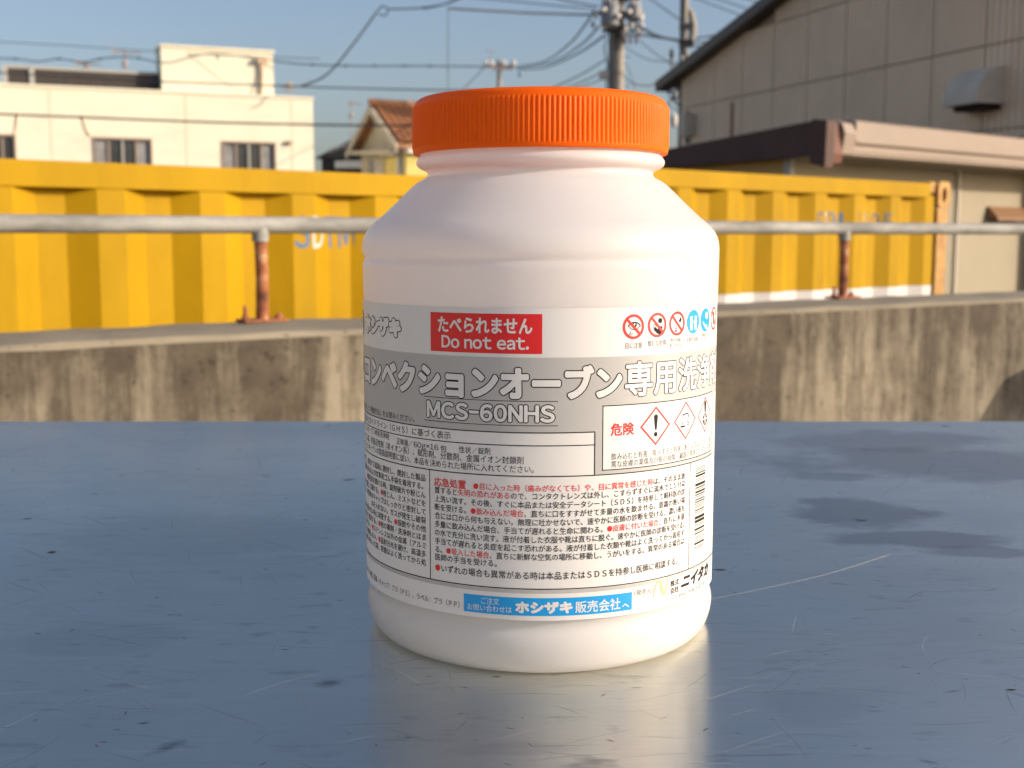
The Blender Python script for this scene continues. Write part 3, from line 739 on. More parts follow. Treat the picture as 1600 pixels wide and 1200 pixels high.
# rooftop antennas
def antenna(xm, ytop, ybase, Y, x0, x1, yb, label, elems=7, dirz=-.0):
    base = at(xm, ybase, Y); r = empty('tv_antenna', tuple(base), 0, label, 'antenna', 'rooftop television antennas')
    q = lambda x, y: at(x, y, Y)-base
    MB().tube([(0,0,0), tuple(q(xm, ytop))], .022, 8).build('mast', M['antenna'], r)
    a, b2 = q(x0, yb), q(x1, yb+3); MB().tube([tuple(a), tuple(b2)], .016, 6).build('boom', M['antenna'], r)
    for k in range(elems):
        c = a.lerp(b2, k/(elems-1)); l = .28-.02*k
        MB().tube([(c.x,c.y-l,c.z),(c.x,c.y+l,c.z)], .009, 5).build('element', M['antenna'], r)
    for zz in (-.09, -.03, .03, .09): MB().tube([(a.x,a.y-.22,a.z+zz),(a.x,a.y+.22,a.z+zz)], .008, 5).build('reflector_rod', M['antenna'], r)
    m_ = q(xm, (ytop+ybase)/2-6); MB().lathe([(.03,-.09),(.07,-.05),(.07,.05),(.03,.09)], 8, tuple(m_)).build('booster', M['antenna'], r)
antenna(195, 78, 133, 31.5, 178, 222, 80, 'tall tv antenna on the beige roof left of the stair tower')
antenna(135, 99, 122, 31.5, 121, 158, 98, 'smaller tv antenna near the left end of the beige roof', 6)
antenna(452, 128, 150, 32.5, 443, 463, 136, 'little reddish tv antenna just right of the stair tower', 5)
antenna(549, 158, 215, 40, 546, 566, 160, 'thin tv antenna beside the cream house gable', 5)
antenna(767, 78, 118, 90, 759, 776, 79, 'faint tv antenna above the small distant utility pole', 5)

# ================================================================== WIRES
def spline(P, n=10):
    out = []
    for i in range(len(P)-1):
        p0 = P[max(i-1,0)]; p1 = P[i]; p2 = P[i+1]; p3 = P[min(i+2,len(P)-1)]
        for k in range(n):
            t = k/n
            out.append(.5*((2*p1)+(p2-p0)*t+(2*p0-5*p1+4*p2-p3)*t*t+(3*p1-p0-3*p2+p3)*t**3))
    out.append(P[-1]); return out
def wire(pts, Y, wpx, beads=None, Y2=None, label='thin black overhead wire crossing the sky behind the jar', m='cable'):
    Y2 = Y2 or Y; n = len(pts)
    P = [at(x, y, Y+(Y2-Y)*i/(n-1)) for i, (x, y) in enumerate(pts)]
    r = wpx/2/F*(Y+Y2)/2
    base = P[0].copy(); P = [p-base for p in P]
    if beads:
        e = empty('overhead_wire', tuple(base), 0, label, 'overhead wire', 'overhead wires')
        MB().tube([tuple(p) for p in spline(P)], r, 6).build('strand', M[m], e)
        for (x, y) in beads:
            q = at(x, y, Y)-base; MB().lathe([(r*.8,-r*2.2),(r*2.2,-r),(r*2.2,r),(r*.8,r*2.2)], 8, tuple(q)).build('wire_clamp', M[m], e)
    else:
        o = MB().tube([tuple(p) for p in spline(P)], r, 6).build('overhead_wire', M[m]); o.location = base
        tag(o, label, 'overhead wire', 'overhead wires')
LW = 'thin dark overhead wire strung across the sky'
wire([(-60,176),(120,183),(330,191),(500,195),(640,196),(800,193)], 22, 3.6, label='thickest dark wire, crossing in front of the beige building')
wire([(-60,90),(24,92),(58,96),(93,92),(130,97),(156,92),(190,89),(217,91),(262,98),(330,84),(440,97),(488,101),(560,103),(640,103),(760,104)], 24, 2.0, beads=[(24,92),(93,92),(156,92),(217,91),(340,90),(488,101),(540,103),(586,103),(633,103),(672,103)], label='wire with small clamps hanging above the beige building')
wire([(-60,110),(60,117),(262,128),(440,134),(520,137),(700,141),(840,141)], 25, 2.4, label='grey wire level with the rooftop screen and the stair tower')
wire([(-60,62),(120,72),(300,84),(500,92)], 30, 1.2, label='faint wire highest in the left sky above the rooftop antennas')
wire([(470,135),(510,117),(548,74),(588,20)], 30, 3.0, label='steep wire rising from the left to a ring above the cream house')
wire([(588,20),(597,10),(606,14),(602,24),(592,22)], 30, 2.2, label='small wire ring at the top of the steep wire')
wire([(604,14),(650,13),(700,5),(740,-14)], 30, 2.4, label='short wire running from the ring up out of the picture')
wire([(700,13),(700,60),(700,142)], 33, 1.3, label='hair-thin vertical line hanging from the stay bar')
wire([(660,14),(690,8),(720,-5)], 33, 2.0, label='slack wire arriving at the ring from the stay bar end')
wire([(806,104),(850,96),(890,68),(922,28)], 75, 2.2, Y2=33, label='upper of three wires sagging from the transformers to the small far pole')
wire([(808,107),(860,98),(905,72),(935,42)], 75, 2.2, Y2=33, label='middle of three wires sagging from the transformers to the small far pole')
wire([(810,109),(850,106),(900,85),(944,56)], 75, 2.2, Y2=33, label='lowest of three wires sagging from the transformers to the small far pole')
wire([(752,105),(755,107),(725,138)], 75, 1.4, label='short stay wire dropping left from the small far pole')
wire([(862,138),(905,118),(948,92)], 40, 2.2, label='top wire of three fanning left from the big pole just above the cap')
wire([(880,140),(920,123),(950,108)], 40, 2.0, label='middle wire of three fanning left from the big pole just above the cap')
wire([(895,140),(930,128),(952,118)], 40, 1.6, label='lowest wire of three fanning left from the big pole just above the cap')
wire([(1000,42),(1018,54),(1040,60),(1068,65)], 33, 2.6, Y2=24, label='upper dark cable between the transformers and the thin right pole')
wire([(1000,54),(1025,58),(1045,61),(1068,66)], 33, 3.2, Y2=24, label='thickest dark cable between the transformers and the thin right pole')
wire([(1000,40),(1030,56),(1068,63)], 33, 1.8, Y2=24, label='thin cable sagging just above the dark cables right of the transformers')
wire([(1002,-12),(1030,8),(1068,35)], 33, 1.8, Y2=24, label='straight wire slanting down from the top edge to the thin right pole')
wire([(998,62),(1030,88),(1068,106)], 33, 1.4, Y2=24, label='faint wire from below the transformers down to the thin right pole')
wire([(975,72),(1010,92),(1064,98)], 33, 1.3, Y2=24, label='faint wire sagging midway between big pole and thin right pole')
wire([(968,110),(985,128),(1012,134),(1048,124)], 33, 1.8, Y2=24, label='low slack wire looping between the big pole and thin right pole above the cap')
wire([(972,90),(985,115),(992,140)], 33, 1.2, label='faint near-vertical wire hanging right of the big pole')
wire([(1068,60),(1100,58),(1130,50),(1200,18)], 24, 2.4, label='wire rising to the right from the thin right pole')
wire([(1068,64),(1110,66),(1150,62),(1200,45)], 24, 2.2, label='middle wire leaving the thin right pole towards the warehouse roof')
wire([(1068,68),(1100,73),(1150,72),(1190,70)], 24, 2.2, label='lowest wire leaving the thin right pole towards the warehouse roof')
wire([(1060,-12),(1120,10),(1200,40)], 28, 1.6, label='lowest of three parallel wires in the top right sky')
wire([(1090,-12),(1150,8),(1210,28)], 28, 1.6, label='middle of three parallel wires in the top right sky')
wire([(1130,-12),(1180,2),(1230,20)], 28, 1.5, label='highest of three parallel wires in the top right sky')
wire([(1072,88),(1090,102),(1110,112)], 24, 1.6, label='short wire running from the thin right pole down to the warehouse gable')
wire([(640,-12),(760,-2),(860,8),(930,14)], 38, 1.8, label='long faint wire along the top edge left of the transformers')
wire([(840,-12),(880,0),(935,10)], 38, 2.2, label='wire meeting the top of the left transformer from the upper left')

# unseen wall added left of and behind the photographer to bounce warm fill light
fw = empty('fill_light_wall', (-10.0, -13, DECK), 0, 'unseen cream wall added beyond the left edge to bounce light into the shadow side', 'building')
MB().box(-3, 0, 0, 14.5, 0, 6.5).build('wall', M['hut_wall'], fw)
for k in range(4): MB().box(.002, .05, 1+k*2.4, 2.4+k*2.4, 4.2, 5.4).build('window', M['glass'], fw)
MB().box(-3.1, .15, -.1, 14.6, 6.501, 6.7).build('parapet_cap', M['beige'], fw)

# unseen cabinet added right of the picture, shaped to cast the shade on the wall
ca = math.atan2(sun_dir.y, sun_dir.x)
cb = MB().prism([(-.35,0),(.35,0),(.35,.862),(-.27,.862),(-.35,.78)], 'x', -.28, .28).build('shade_cabinet', M['hood'], bevel=.01)
cx0 = wpt(0,0)+Vector((2.42, 3.19))+Vector((.225,.974))*.35
cb.location = (cx0.x, cx0.y, DECK); cb.rotation_euler = (0,0,ca)
tag(cb, 'grey metal cabinet added unseen past the right edge to shade the wall', 'cabinet')

# ================================================================== TABLE
def tp(x, y):      # a photo point on the table plane
    X = (x-800)/F; V = (600-y)/F; d = (X, cp+V*sp, -sp+V*cp); k = -EYE/d[2]
    return d[0]*k, d[1]*k
def mk(x, y, rx, ry, ang, amt, col, rag=.3, ns=45):
    a, b2 = tp(x, y); return (a, b2-.5, rx, ry, ang, amt, col, .6 if ns == 45 else .16, (rag if rag < .1 else .5) if ns == 45 else rag, ns)
DK = (.17,.175,.185)
MARKS += [mk(512,1068,.0125,.009,.2,.8,DK), mk(262,1168,.014,.0065,.9,.75,DK), mk(490,980,.006,.004,0,.45,DK), mk(498,928,.011,.005,0,.35,(.24,.25,.26)),
          mk(1350,800,.080,.075,.3,.55,(.37,.36,.34),.5,22), mk(1450,845,.095,.042,-.2,.55,(.37,.36,.34),.5,22), mk(1530,862,.055,.026,-.1,.5,(.37,.36,.34),.5,22),
          mk(1520,725,.33,.12,-.05,.50,(.40,.385,.36),.5,16), mk(1400,690,.17,.09,.1,.45,(.40,.385,.36),.5,18), mk(1300,745,.055,.035,0,.45,(.38,.37,.35),.5,25),
          mk(330,840,.16,.10,.1,.22,(.52,.52,.47),.5,16), mk(150,1000,.07,.05,.3,.22,(.52,.52,.47),.5,20), mk(1300,1100,.05,.03,.3,.25,(.55,.54,.50),.5,26), mk(800,1170,.04,.012,.1,.25,(.5,.49,.46),.5,30), mk(1310,912,.010,.0022,-.5,.7,DK), mk(1490,1080,.009,.0018,.35,.6,(.25,.20,.15)), mk(1590,1085,.008,.003,-.7,.7,DK),
          mk(1450,1190,.007,.003,-.6,.6,DK), mk(1437,930,.004,.002,0,.6,(.26,.18,.13)), mk(55,1125,.0022,.0018,0,.8,(.35,.14,.05)), mk(1220,900,.05,.0011,.30,.55,(.85,.82,.75), .05), mk(1385,868,.05,.0012,.34,.65,(.95,.90,.80), .05),
          mk(1200,1180,.03,.0016,.05,.6,(.30,.22,.15)), mk(285,692+60,.012,.004,.3,.3,DK)]
tz_ = 0.0; FAR = .958; NEAR = -.05; TW = 1.25
M['steel'] = steel_mat()
table = empty('steel_table', (0, .5, DECK), 0, 'scratched stainless steel worktable the white jar stands on', 'table')
tb = MB()
yy = [NEAR+.02, FAR-.006]
prof_t = [(NEAR-.0,-.04),(NEAR,-.006),(NEAR+.006,0),(FAR-.007,0),(FAR-.003,-.0012),(FAR-.0008,-.0035),(FAR,-.007),(FAR,-.04)]
for (y, z) in prof_t:
    tb.v += [(-TW, y-.5, z-DECK), (TW, y-.5, z-DECK)]
k = len(prof_t)
for i in range(k-1): a = 2*i; tb.f.append((a, a+1, a+3, a+2))
tb.f.append((0, 2*k-2, 2*k-1, 1))
tb.f.append(tuple(range(0, 2*k, 2))); tb.f.append(tuple(range(2*k-1, 0, -2)))
top = tb.build('tabletop', M['steel'], table, smooth=True, angle=50)
uv = top.data.uv_layers.new(name='brush')
for lp in top.data.loops:
    co = top.data.vertices[lp.vertex_index].co; uv.data[lp.index].uv = (co.y-co.z, co.x)
for (x, y) in ((-TW+.06, NEAR+.06), (TW-.06, NEAR+.06), (-TW+.06, FAR-.06), (TW-.06, FAR-.06)):
    MB().tube([(x, y-.5, 0), (x, y-.5, -DECK-.041)], .019, 14).build('leg', M['steel_leg'], table, smooth=True)
# real scratches: hair-thin ribbons lying on the sheet, too many to count
def scratch_mat(name, col, a, rough):
    m = bpy.data.materials.new(name); m.use_nodes = True; N = m.node_tree.nodes; L = m.node_tree.links; b = N["Principled BSDF"]
    b.inputs["Base Color"].default_value = (*col, 1); b.inputs["Metallic"].default_value = .7; b.inputs["Roughness"].default_value = rough; b.inputs["Alpha"].default_value = a
    return m
def scratches(name, n, m, wr, lr, dirs, seed, bias=1.6):
    random.seed(seed); v = []; f = []
    for _ in range(n):
        y = .22+(.95-.22)*random.random()**bias; x = random.uniform(-.62,.62)*(y*.55+.12)/.5*.8
        a = random.gauss(*random.choice(dirs)); l = random.uniform(*lr)*(.4+y); w0 = random.uniform(*wr)*(.55+y)
        c = random.gauss(0, .16); k = 7; p = []
        for i in range(k+1):
            t = i/k-.5; aa = a+c*t; p.append((x+l*t*math.cos(aa)-l*.0*math.sin(aa), y+l*t*math.sin(aa)))
        b0 = len(v)
        for i, (px_, py_) in enumerate(p):
            ww = w0*math.sin(math.pi*(i+.15)/(k+.3))*.5; v.append((px_-math.sin(a)*ww, py_-.5+math.cos(a)*ww, -DECK+.00003+.000002*(_ % 9))); v.append((px_+math.sin(a)*ww, py_-.5-math.cos(a)*ww, -DECK+.00003+.000002*(_ % 9)))
        for i in range(k): q = b0+2*i; f.append((q, q+2, q+3, q+1))
    mb = MB(); mb.v = v; mb.f = f; o = mb.build(name, m, table); o['kind'] = 'stuff'
scratches('dark_scratches', 672, scratch_mat('dark_scratch', (.15,.155,.17), .5, .5), (.00012,.00035), (.008,.05), [(.05,.25),(.1,.12),(-.5,.3),(1.0,.4)], 4)
scratches('faint_scratches', 1120, scratch_mat('faint_scratch', (.30,.31,.33), .35, .5), (.0001,.00025), (.006,.04), [(0,.15),(.3,.3),(-.7,.4),(1.2,.5)], 9)
scratches('bright_scratches', 240, scratch_mat('bright_scratch', (.95,.93,.88), .38, .35), (.0001,.00022), (.008,.06), [(.45,.2),(.1,.3),(-.6,.2),(1.1,.3)], 21)
scratches('short_nicks', 416, scratch_mat('nick', (.13,.13,.145), .55, .6), (.0003,.0009), (.0012,.005), [(0,.6),(.6,.6),(-.6,.5)], 33)
scratches('sparkle_flecks', 130, scratch_mat('sparkle', (.9,.9,.88), .9, .9), (.00018,.0004), (.0002,.0005), [(0,1)], 50)  # white flecks painted in as tiny sparkles on the steel
lp_ = spline([Vector((*tp(x, y), 0)) for x, y in ((1112,936), (1210,916), (1300,895), (1392,866))], 5)
v = []
for i, p in enumerate(lp_):
    ww = .00010+.00038*(i/len(lp_))**1.5*(1 if i < len(lp_)-1 else 0); v += [(p.x, p.y-.5+ww, -DECK+.00006), (p.x, p.y-.5-ww, -DECK+.00006)]
mb = MB(); mb.v = v; mb.f = [(2*i, 2*i+2, 2*i+3, 2*i+1) for i in range(len(lp_)-1)]
mb.build('long_scratch', scratch_mat('long_bright_scratch', (.95,.90,.80), .65, .6), table)
MB().box(-TW+.05, TW-.05, NEAR-.5+.05, FAR-.5-.05, .20, .215).build('lower_shelf', M['steel_leg'], table)

# ================================================================== JAR
BX, BY = .0103, .448
jar = empty('plastic_jar', (BX, BY, 0), 0, 'large white plastic jar with an orange screw cap and printed label, on the steel table', 'jar')
mm_ = .001
P_ = [(0,1.2),(30,1.2),(48,.9),(52,.15),(55.5,0),(58.5,.35),(61,1.8),(62.8,4.0),(63.9,7.0),(64.6,10),(64.75,12.5),(64.4,14.8),(63.4,16.8),(63.05,18.0),(63.4,19.2),(64.4,20.4),(64.72,22),(64.75,60),(64.75,121),(64.95,124),(65.05,132),(65.15,140),(65.1,142),(64.6,144.8),(63.4,147.2),(61.2,149.6),
      (58,152.2),(52.5,157.4),(47.2,162.6),(44.8,164.7),(42.6,165.7),(41.2,166.3),(40.75,167.2),(40.75,168.2),(41.4,168.9),(43.6,169.3),(45.0,170.2),(45.5,171.3),(45.4,172.4),(44.4,173.4),(43.5,174.0),(43.4,180),(43.2,188)]
# resample
PR = []
for i in range(len(P_)-1):
    (r0,z0),(r1,z1) = P_[i], P_[i+1]; n = max(1, int(math.hypot(r1-r0, z1-z0)/.9))
    for k in range(n): t = k/n; PR.append((r0+(r1-r0)*t, z0+(z1-z0)*t))
PR.append(P_[-1])
# light smoothing of the resampled profile
for _ in range(2):
    PR = [PR[0]]+[tuple((PR[i-1][c]+2*PR[i][c]+PR[i+1][c])/4 for c in (0,1)) for i in range(1, len(PR)-1)]+[PR[-1]]
GR = [(-120,138.0),(51,138.0),(54,137.2),(64.5,127.0),(67,120),(67.5,60)]
def segd(px_, py_):
    best = 1e9
    for (x0,y0),(x1,y1) in zip(GR, GR[1:]):
        dx, dy = x1-x0, y1-y0; t = max(0, min(1, ((px_-x0)*dx+(py_-y0)*dy)/(dx*dx+dy*dy)))
        best = min(best, math.hypot(px_-x0-t*dx, py_-y0-t*dy))
    return best
SEG = 300
bv = []; bf = []
for (r, z) in PR:
    for k in range(SEG):
        ph = 2*math.pi*k/SEG; s = 65*((ph+math.pi) % (2*math.pi)-math.pi)
        rr = r
        if 121 < z < 146 and r > 60:
            d = segd(s, z)
            if s < -115: d = 9
            rr -= (1.2 if s < 50 else 1.5)*math.exp(-(d/1.15)**2)
            inside = z < 138 and (s < 53 or (s < 66 and z < 138-(s-53)*.95)) and s > -115
            if inside: rr -= .18*min(1, d/2)
        if z < 1.0 and -40 < s < -8: rr -= 0
        bv.append((rr*mm_*math.sin(ph), -rr*mm_*math.cos(ph), z*mm_))
n = len(PR)
for i in range(n-1):
    for k in range(SEG):
        a = i*SEG+k; b2 = i*SEG+(k+1) % SEG; bf.append((a, b2, b2+SEG, a+SEG))
me = bpy.data.meshes.new('jar_body'); me.from_pydata(bv, [], bf); me.materials.append(M['hdpe'])
bm = bmesh.new(); bm.from_mesh(me); bmesh.ops.remove_doubles(bm, verts=bm.verts, dist=1e-6); bmesh.ops.recalc_face_normals(bm, faces=bm.faces); bm.to_mesh(me); bm.free(); me.shade_smooth()
body = link(bpy.data.objects.new('jar_body', me), jar)

# cap with 172 ribs
NR = 172; SUB = 8; CS = NR*SUB
capp = [(43.9,174.6,0),(44.2,174.5,0),(45.6,174.45,0),(45.95,174.6,0),(46.1,174.9,0),(46.1,175.7,.0),(46.12,176.1,.0),(46.12,176.5,1),(46.12,183,1),(46.1,190.0,1),(46.05,190.7,.85),(45.95,191.15,.0),(45.75,191.5,0),(45.5,192.2,0),(45.0,193.0,0),(44.2,193.65,0),(43.2,194.05,0),(42,194.2,0),(40,194.25,0),(39,194.0,0),(38.5,193.8,0),(20,193.8,0),(.5,193.8,0)]
cv = []; cf = []
for (r, z, amt) in capp:
    for k in range(CS):
        ph = 2*math.pi*k/CS; q = (k % SUB)/SUB
        rib = max(0, math.cos(2*math.pi*q)*.5+.5)**.7*.42
        if amt == 0 and r > 45.9 and z > 175: rib = .22 if z < 190 else 0
        else: rib *= amt
        rr = r+rib
        cv.append((rr*mm_*math.sin(ph), -rr*mm_*math.cos(ph), z*mm_))
for i in range(len(capp)-1):
    for k in range(CS):
        a = i*CS+k; b2 = i*CS+(k+1) % CS; cf.append((a, b2, b2+CS, a+CS))
cf.append(tuple(range((len(capp)-1)*CS, len(capp)*CS)))
me = bpy.data.meshes.new('screw_cap'); me.from_pydata(cv, [], cf); me.materials.append(M['cap'])
bm = bmesh.new(); bm.from_mesh(me); bmesh.ops.recalc_face_normals(bm, faces=bm.faces); bm.to_mesh(me); bm.free(); me.shade_smooth(); me.set_sharp_from_angle(angle=R_(60))
cap = link(bpy.data.objects.new('screw_cap', me), jar)
# the sachets packed inside, seen only as the darker lower half of the translucent jar
M['sachet'] = mat('sachet_foil', (.30,.30,.31), .6, var=.2, scale=30)
MB().lathe([(.046,.0022),(.056,.0035),(.0612,.010),(.0622,.022),(.0628,.060),(.0622,.108),(.050,.118)], 48).build('sachet_filling', M['sachet'], jar, smooth=True)

# ---------------- label, mapped on the cylinder: s = arc length in mm (0 = front), z = height in mm
RL = 65.0
def cyl_finish(bm, me, name, m, lift, parent):
    for v in bm.verts:
        s, z = v.co.x, v.co.y; a = s/RL; r = (RL+lift)*mm_
        v.co = Vector((r*math.sin(a), -r*math.cos(a), z*mm_))
    bm.to_mesh(me); bm.free()
    if m: me.materials.clear(); me.materials.append(m)
    for p in me.polygons:            # make every face look outwards
        pass
    nrm = []
    for v in me.vertices:
        n_ = Vector((v.co.x, v.co.y, 0)).normalized(); nrm.append(n_)
    me.shade_smooth()
    me.normals_split_custom_set_from_vertices([tuple(q) for q in nrm])
    return link(bpy.data.objects.new(name, me), parent)
def orient(bm):
    for f in bm.faces:
        f.normal_update()
        if f.normal.z < 0: f.normal_flip()
def cut(bm, step=2.0):
    xs = [v.co.x for v in bm.verts]
    if not xs: return
    a, b2 = min(xs), max(xs); k = math.ceil(a/step)
    while k*step < b2:
        bmesh.ops.bisect_plane(bm, geom=bm.verts[:]+bm.edges[:]+bm.faces[:], plane_co=(k*step,0,0), plane_no=(1,0,0)); k += 1
def polys(name, pl_, m, lift, parent, step=2.0):
    bm = bmesh.new()
    for p in pl_:
        try: bm.faces.new([bm.verts.new((x, y, 0)) for x, y in p])
        except ValueError: pass
    for f in bm.faces: f.normal_update()
    orient(bm)
    bmesh.ops.triangulate(bm, faces=bm.faces[:])
    cut(bm, step)
    me = bpy.data.meshes.new(name)
    return cyl_finish(bm, me, name, m, lift, parent)
def rect(s0, s1, z0, z1): return [(s0,z0),(s1,z0),(s1,z1),(s0,z1)]
def line_rect(s0, s1, z, w=.14): return rect(s0, s1, z-w, z+w)
def vline(s, z0, z1, w=.13): return rect(s-w, s+w, z0, z1)
def ring(cx_, cz_, r0, r1, n=48):
    out = []
    for k in range(n):
        a, b2 = 2*math.pi*k/n, 2*math.pi*(k+1)/n
        out.append([(cx_+r0*math.cos(a),cz_+r0*math.sin(a)),(cx_+r1*math.cos(a),cz_+r1*math.sin(a)),(cx_+r1*math.cos(b2),cz_+r1*math.sin(b2)),(cx_+r0*math.cos(b2),cz_+r0*math.sin(b2))])
    return out
def disc(cx_, cz_, rx, rz_=None, n=28, rot=0):
    rz_ = rz_ or rx; o = []
    for k in range(n):
        a = 2*math.pi*k/n; x, y = rx*math.cos(a), rz_*math.sin(a); o.append((cx_+x*math.cos(rot)-y*math.sin(rot), cz_+x*math.sin(rot)+y*math.cos(rot)))
    return o
def bar(x0, z0, x1, z1, w):
    dx, dy = x1-x0, z1-z0; l = math.hypot(dx, dy); nx, ny = -dy/l*w/2, dx/l*w/2
    return [(x0+nx,z0+ny),(x1+nx,z1+ny),(x1-nx,z1-ny),(x0-nx,z0-ny)]

label = polys('label', [rect(-200, 84.5, 20.6, 122.6)], M['label_white'], .0, jar, 1.5)
def print_(name, pl_, m, lift=.05, step=2.0): return polys(name, pl_, m, lift, label, step)
def wide_mesh(s, gap=.075, space=.30):
    """latin text set in the grotesque full-width glyphs, packed proportionally"""
    bm = bmesh.new(); x = 0
    for ch in s:
        if ch == ' ': x += space; continue
        me = text_mesh(chr(ord(ch)+0xFEE0) if 33 <= ord(ch) < 127 else ch, 0, 3)
        b2 = bmesh.new(); b2.from_mesh(me)
        xs = [v.co.x for v in b2.verts]; a = min(xs)
        for v in b2.verts: v.co.x += x-a
        if ch == '-':
            for v in b2.verts: v.co.x = x+(v.co.x-x)*.55
            xs = [v.co.x for v in b2.verts]; a = min(xs)
        x += max(xs)-a+gap
        b2.to_mesh(me); b2.free(); bm.from_mesh(me); bpy.data.meshes.remove(me)
    me = bpy.data.meshes.new('lettering'); bm.to_mesh(me); bm.free(); return me
def text(s, s0, s1, z0, z1, m, bold=0.0, lift=.10, name='lettering', fmt=None, mats=None, res=2, shear=0.0, cutstep=None, wide=False, n=8, par=None, corner=False, gap=.075):
    """z0..z1: ink height; s0..s1: ink width (of the unemboldened glyphs); bold: stroke growth in mm, made of shifted copies"""
    me = wide_mesh(s, gap) if wide else text_mesh(s, 0, res, shear, mats=mats, fmt=fmt)
    bm = bmesh.new(); bm.from_mesh(me)
    if not bm.verts: bm.free(); return
    xs = [v.co.x for v in bm.verts]; ys_ = [v.co.y for v in bm.verts]
    fx0, fx1, fy0, fy1 = min(xs), max(xs), min(ys_), max(ys_)
    if len(s) == 1 and fx1-fx0 < 1e-6: bm.free(); return
    s0 += bold; s1 -= bold; z0 += bold; z1 -= bold
    kx = (s1-s0)/(fx1-fx0); kz = (z1-z0)/(fy1-fy0)
    for v in bm.verts: v.co = Vector((s0+(v.co.x-fx0)*kx, z0+(v.co.y-fy0)*kz, 0))
    orient(bm)
    if cutstep: cut(bm, cutstep)
    if bold:
        base = bm.copy(); tmp = bpy.data.meshes.new('t'); base.to_mesh(tmp); base.free()
        n0 = len(bm.verts)
        for k in range(n):
            a = 2*math.pi*(k+.5)/n; q = 1.0
            if corner and n == 8: q = 1.0/max(abs(math.cos(a)), abs(math.sin(a)))
            bm.from_mesh(tmp); bm.verts.ensure_lookup_table()
            for v in bm.verts[len(bm.verts)-len(tmp.vertices):]:
                v.co.x += bold*q*math.cos(a); v.co.y += bold*q*math.sin(a); v.co.z = .0012*(k+1)
        bpy.data.meshes.remove(tmp)
    for v in bm.verts:
        a = v.co.x/RL; r = (RL+lift+v.co.z)*mm_; v.co = Vector((r*math.sin(a), -r*math.cos(a), v.co.y*mm_))
    bm.to_mesh(me); bm.free()
    if not mats: me.materials.clear(); me.materials.append(m)
    nrm = [tuple(Vector((v.co.x, v.co.y, 0)).normalized()) for v in me.vertices]
    me.shade_smooth(); me.normals_split_custom_set_from_vertices(nrm)
    return link(bpy.data.objects.new(name, me), par or label)
def outline_text(s, s0, s1, z0, z1, b_in, b_line, fill=None, n=16, **k):
    text(s, s0-b_line, s1+b_line, z0-b_line, z1+b_line, M['ink'], b_in+b_line, lift=.09, cutstep=2.0, res=3, name='lettering_outline', n=n, **k)
    text(s, s0, s1, z0, z1, fill or M['label_white'], b_in, lift=.13, cutstep=2.0, res=3, name='lettering_fill', n=n, **k)

# silver ground with white boxes left free
print_('silver_panel', [rect(-200,84.5,82.7,106.9), rect(16.6,84.5,68.5,82.699), rect(-200,84.5,29.7,30.9)], M['silver'])
print_('label_sunlit_edge', [rect(78.5,84.4,31.2,68.4), rect(78.8,84.4,69.0,90.4)], M['label_edge'], .07)  # pale green puts the sunlit, translucent label edge into the colour
print_('ruled_line', [line_rect(-200,16.6,82.7,.17), line_rect(-200,16.6,78.5,.15), line_rect(-200,78.4,68.5,.17), line_rect(-200,84.4,31.2,.17),
        vline(16.6,68.5,82.7,.15), vline(-40.1,31.4,68.5,.14), vline(58.0,31.4,68.5,.14), line_rect(-42.2,4.4,92.9,.11), line_rect(-42.2,4.4,85.0,.11)], M['ink'], .09)
# warning box
print_('danger_box', [rect(19.3,77.0,70.0,91.0)], M['label_white'], .07)
print_('danger_box_border', [line_rect(19.1,77.2,91.0,.16), line_rect(19.1,77.2,70.0,.16), vline(19.3,70.0,91.0,.15), vline(77.0,70.0,91.0,.12)], M['ink'], .09)
# red panel
print_('red_panel', [rect(-39.2,-.7,108.1,120.8)], M['red'], .06)
text('たべられません', -36.2, -3.8, 114.4, 119.5, M['label_white'], .16, cutstep=2)
text('Do not eat.', -34.8, -4.9, 109.35, 113.5, M['label_white'], .13, cutstep=2, wide=True)
# title
outline_text('スチームコンベクションオーブン', -126.5, 26.0, 93.3, 104.4, .58, .36)
outline_text('専用洗浄剤', 27.0, 83.5, 93.5, 105.1, .28, .30)
outline_text('MCS-60NHS', -41.0, 3.4, 86.0, 91.7, .26, .32, wide=True, gap=.12)
# maker name with ring emblem
outline_text('ホシザキ', -82.6, -53.0, 111.4, 118.0, .60, .32)
print_('round_emblem', ring(-91.5,114.5,3.6,4.6,40), M['ink'], .09)
print_('round_emblem_core', [disc(-91.5,114.5,2.2)], M['gold'], .09)
# small lines
text('（必ず『使用上の注意』と『使用方法』をお読みください。', -104, -46.7, 83.6, 85.9, M['ink'], .0)
text('国連の定めたガイドライン（ＧＨＳ）に基づく表示', -95.5, -31.6, 79.3, 81.9, M['ink'], 0.0)
text('スチームコンベクションオーブン専用洗浄剤', -107, -61.0, 76.0, 78.2, M['ink'], 0.0)
text('正味量／', -56.2, -47.8, 75.2, 77.4, M['ink'], 0.0)
text('60g×16', -47.2, -36.4, 74.7, 77.2, M['ink'], 0.0, wide=True)
text('包', -35.6, -33.1, 75.0, 77.2, M['ink'], 0.0)
text('性状／錠剤', -28.5, -17.5, 75.2, 77.4, M['ink'], 0.0)
text('ナトリウム塩、界面活性剤（非イオン系）、賦形剤、分散剤、金属イオン封鎖剤', -94, -6.6, 72.4, 75.0, M['ink'], 0.0)
text('コンベクションオーブンの取扱説明書に従い、本品を決められた場所に入れてください。', -97, -3.3, 69.6, 72.1, M['ink'], 0.0)
RB = [M['ink'], M['red']]
def cells(segs, s0, s1, z, h=2.3, off=0.0):
    """segs: [(text, colour)], every character one cell"""
    s = ''.join(a for a, _ in segs); fmt = [c for a, c in segs for _ in a]
    text(s, s0, s1, z-h/2-.05, z+h/2, None, .018, fmt=fmt, mats=RB, n=4)
text('応急処置', -38.2, -26.0, 63.2, 66.2, M['red'], .05)
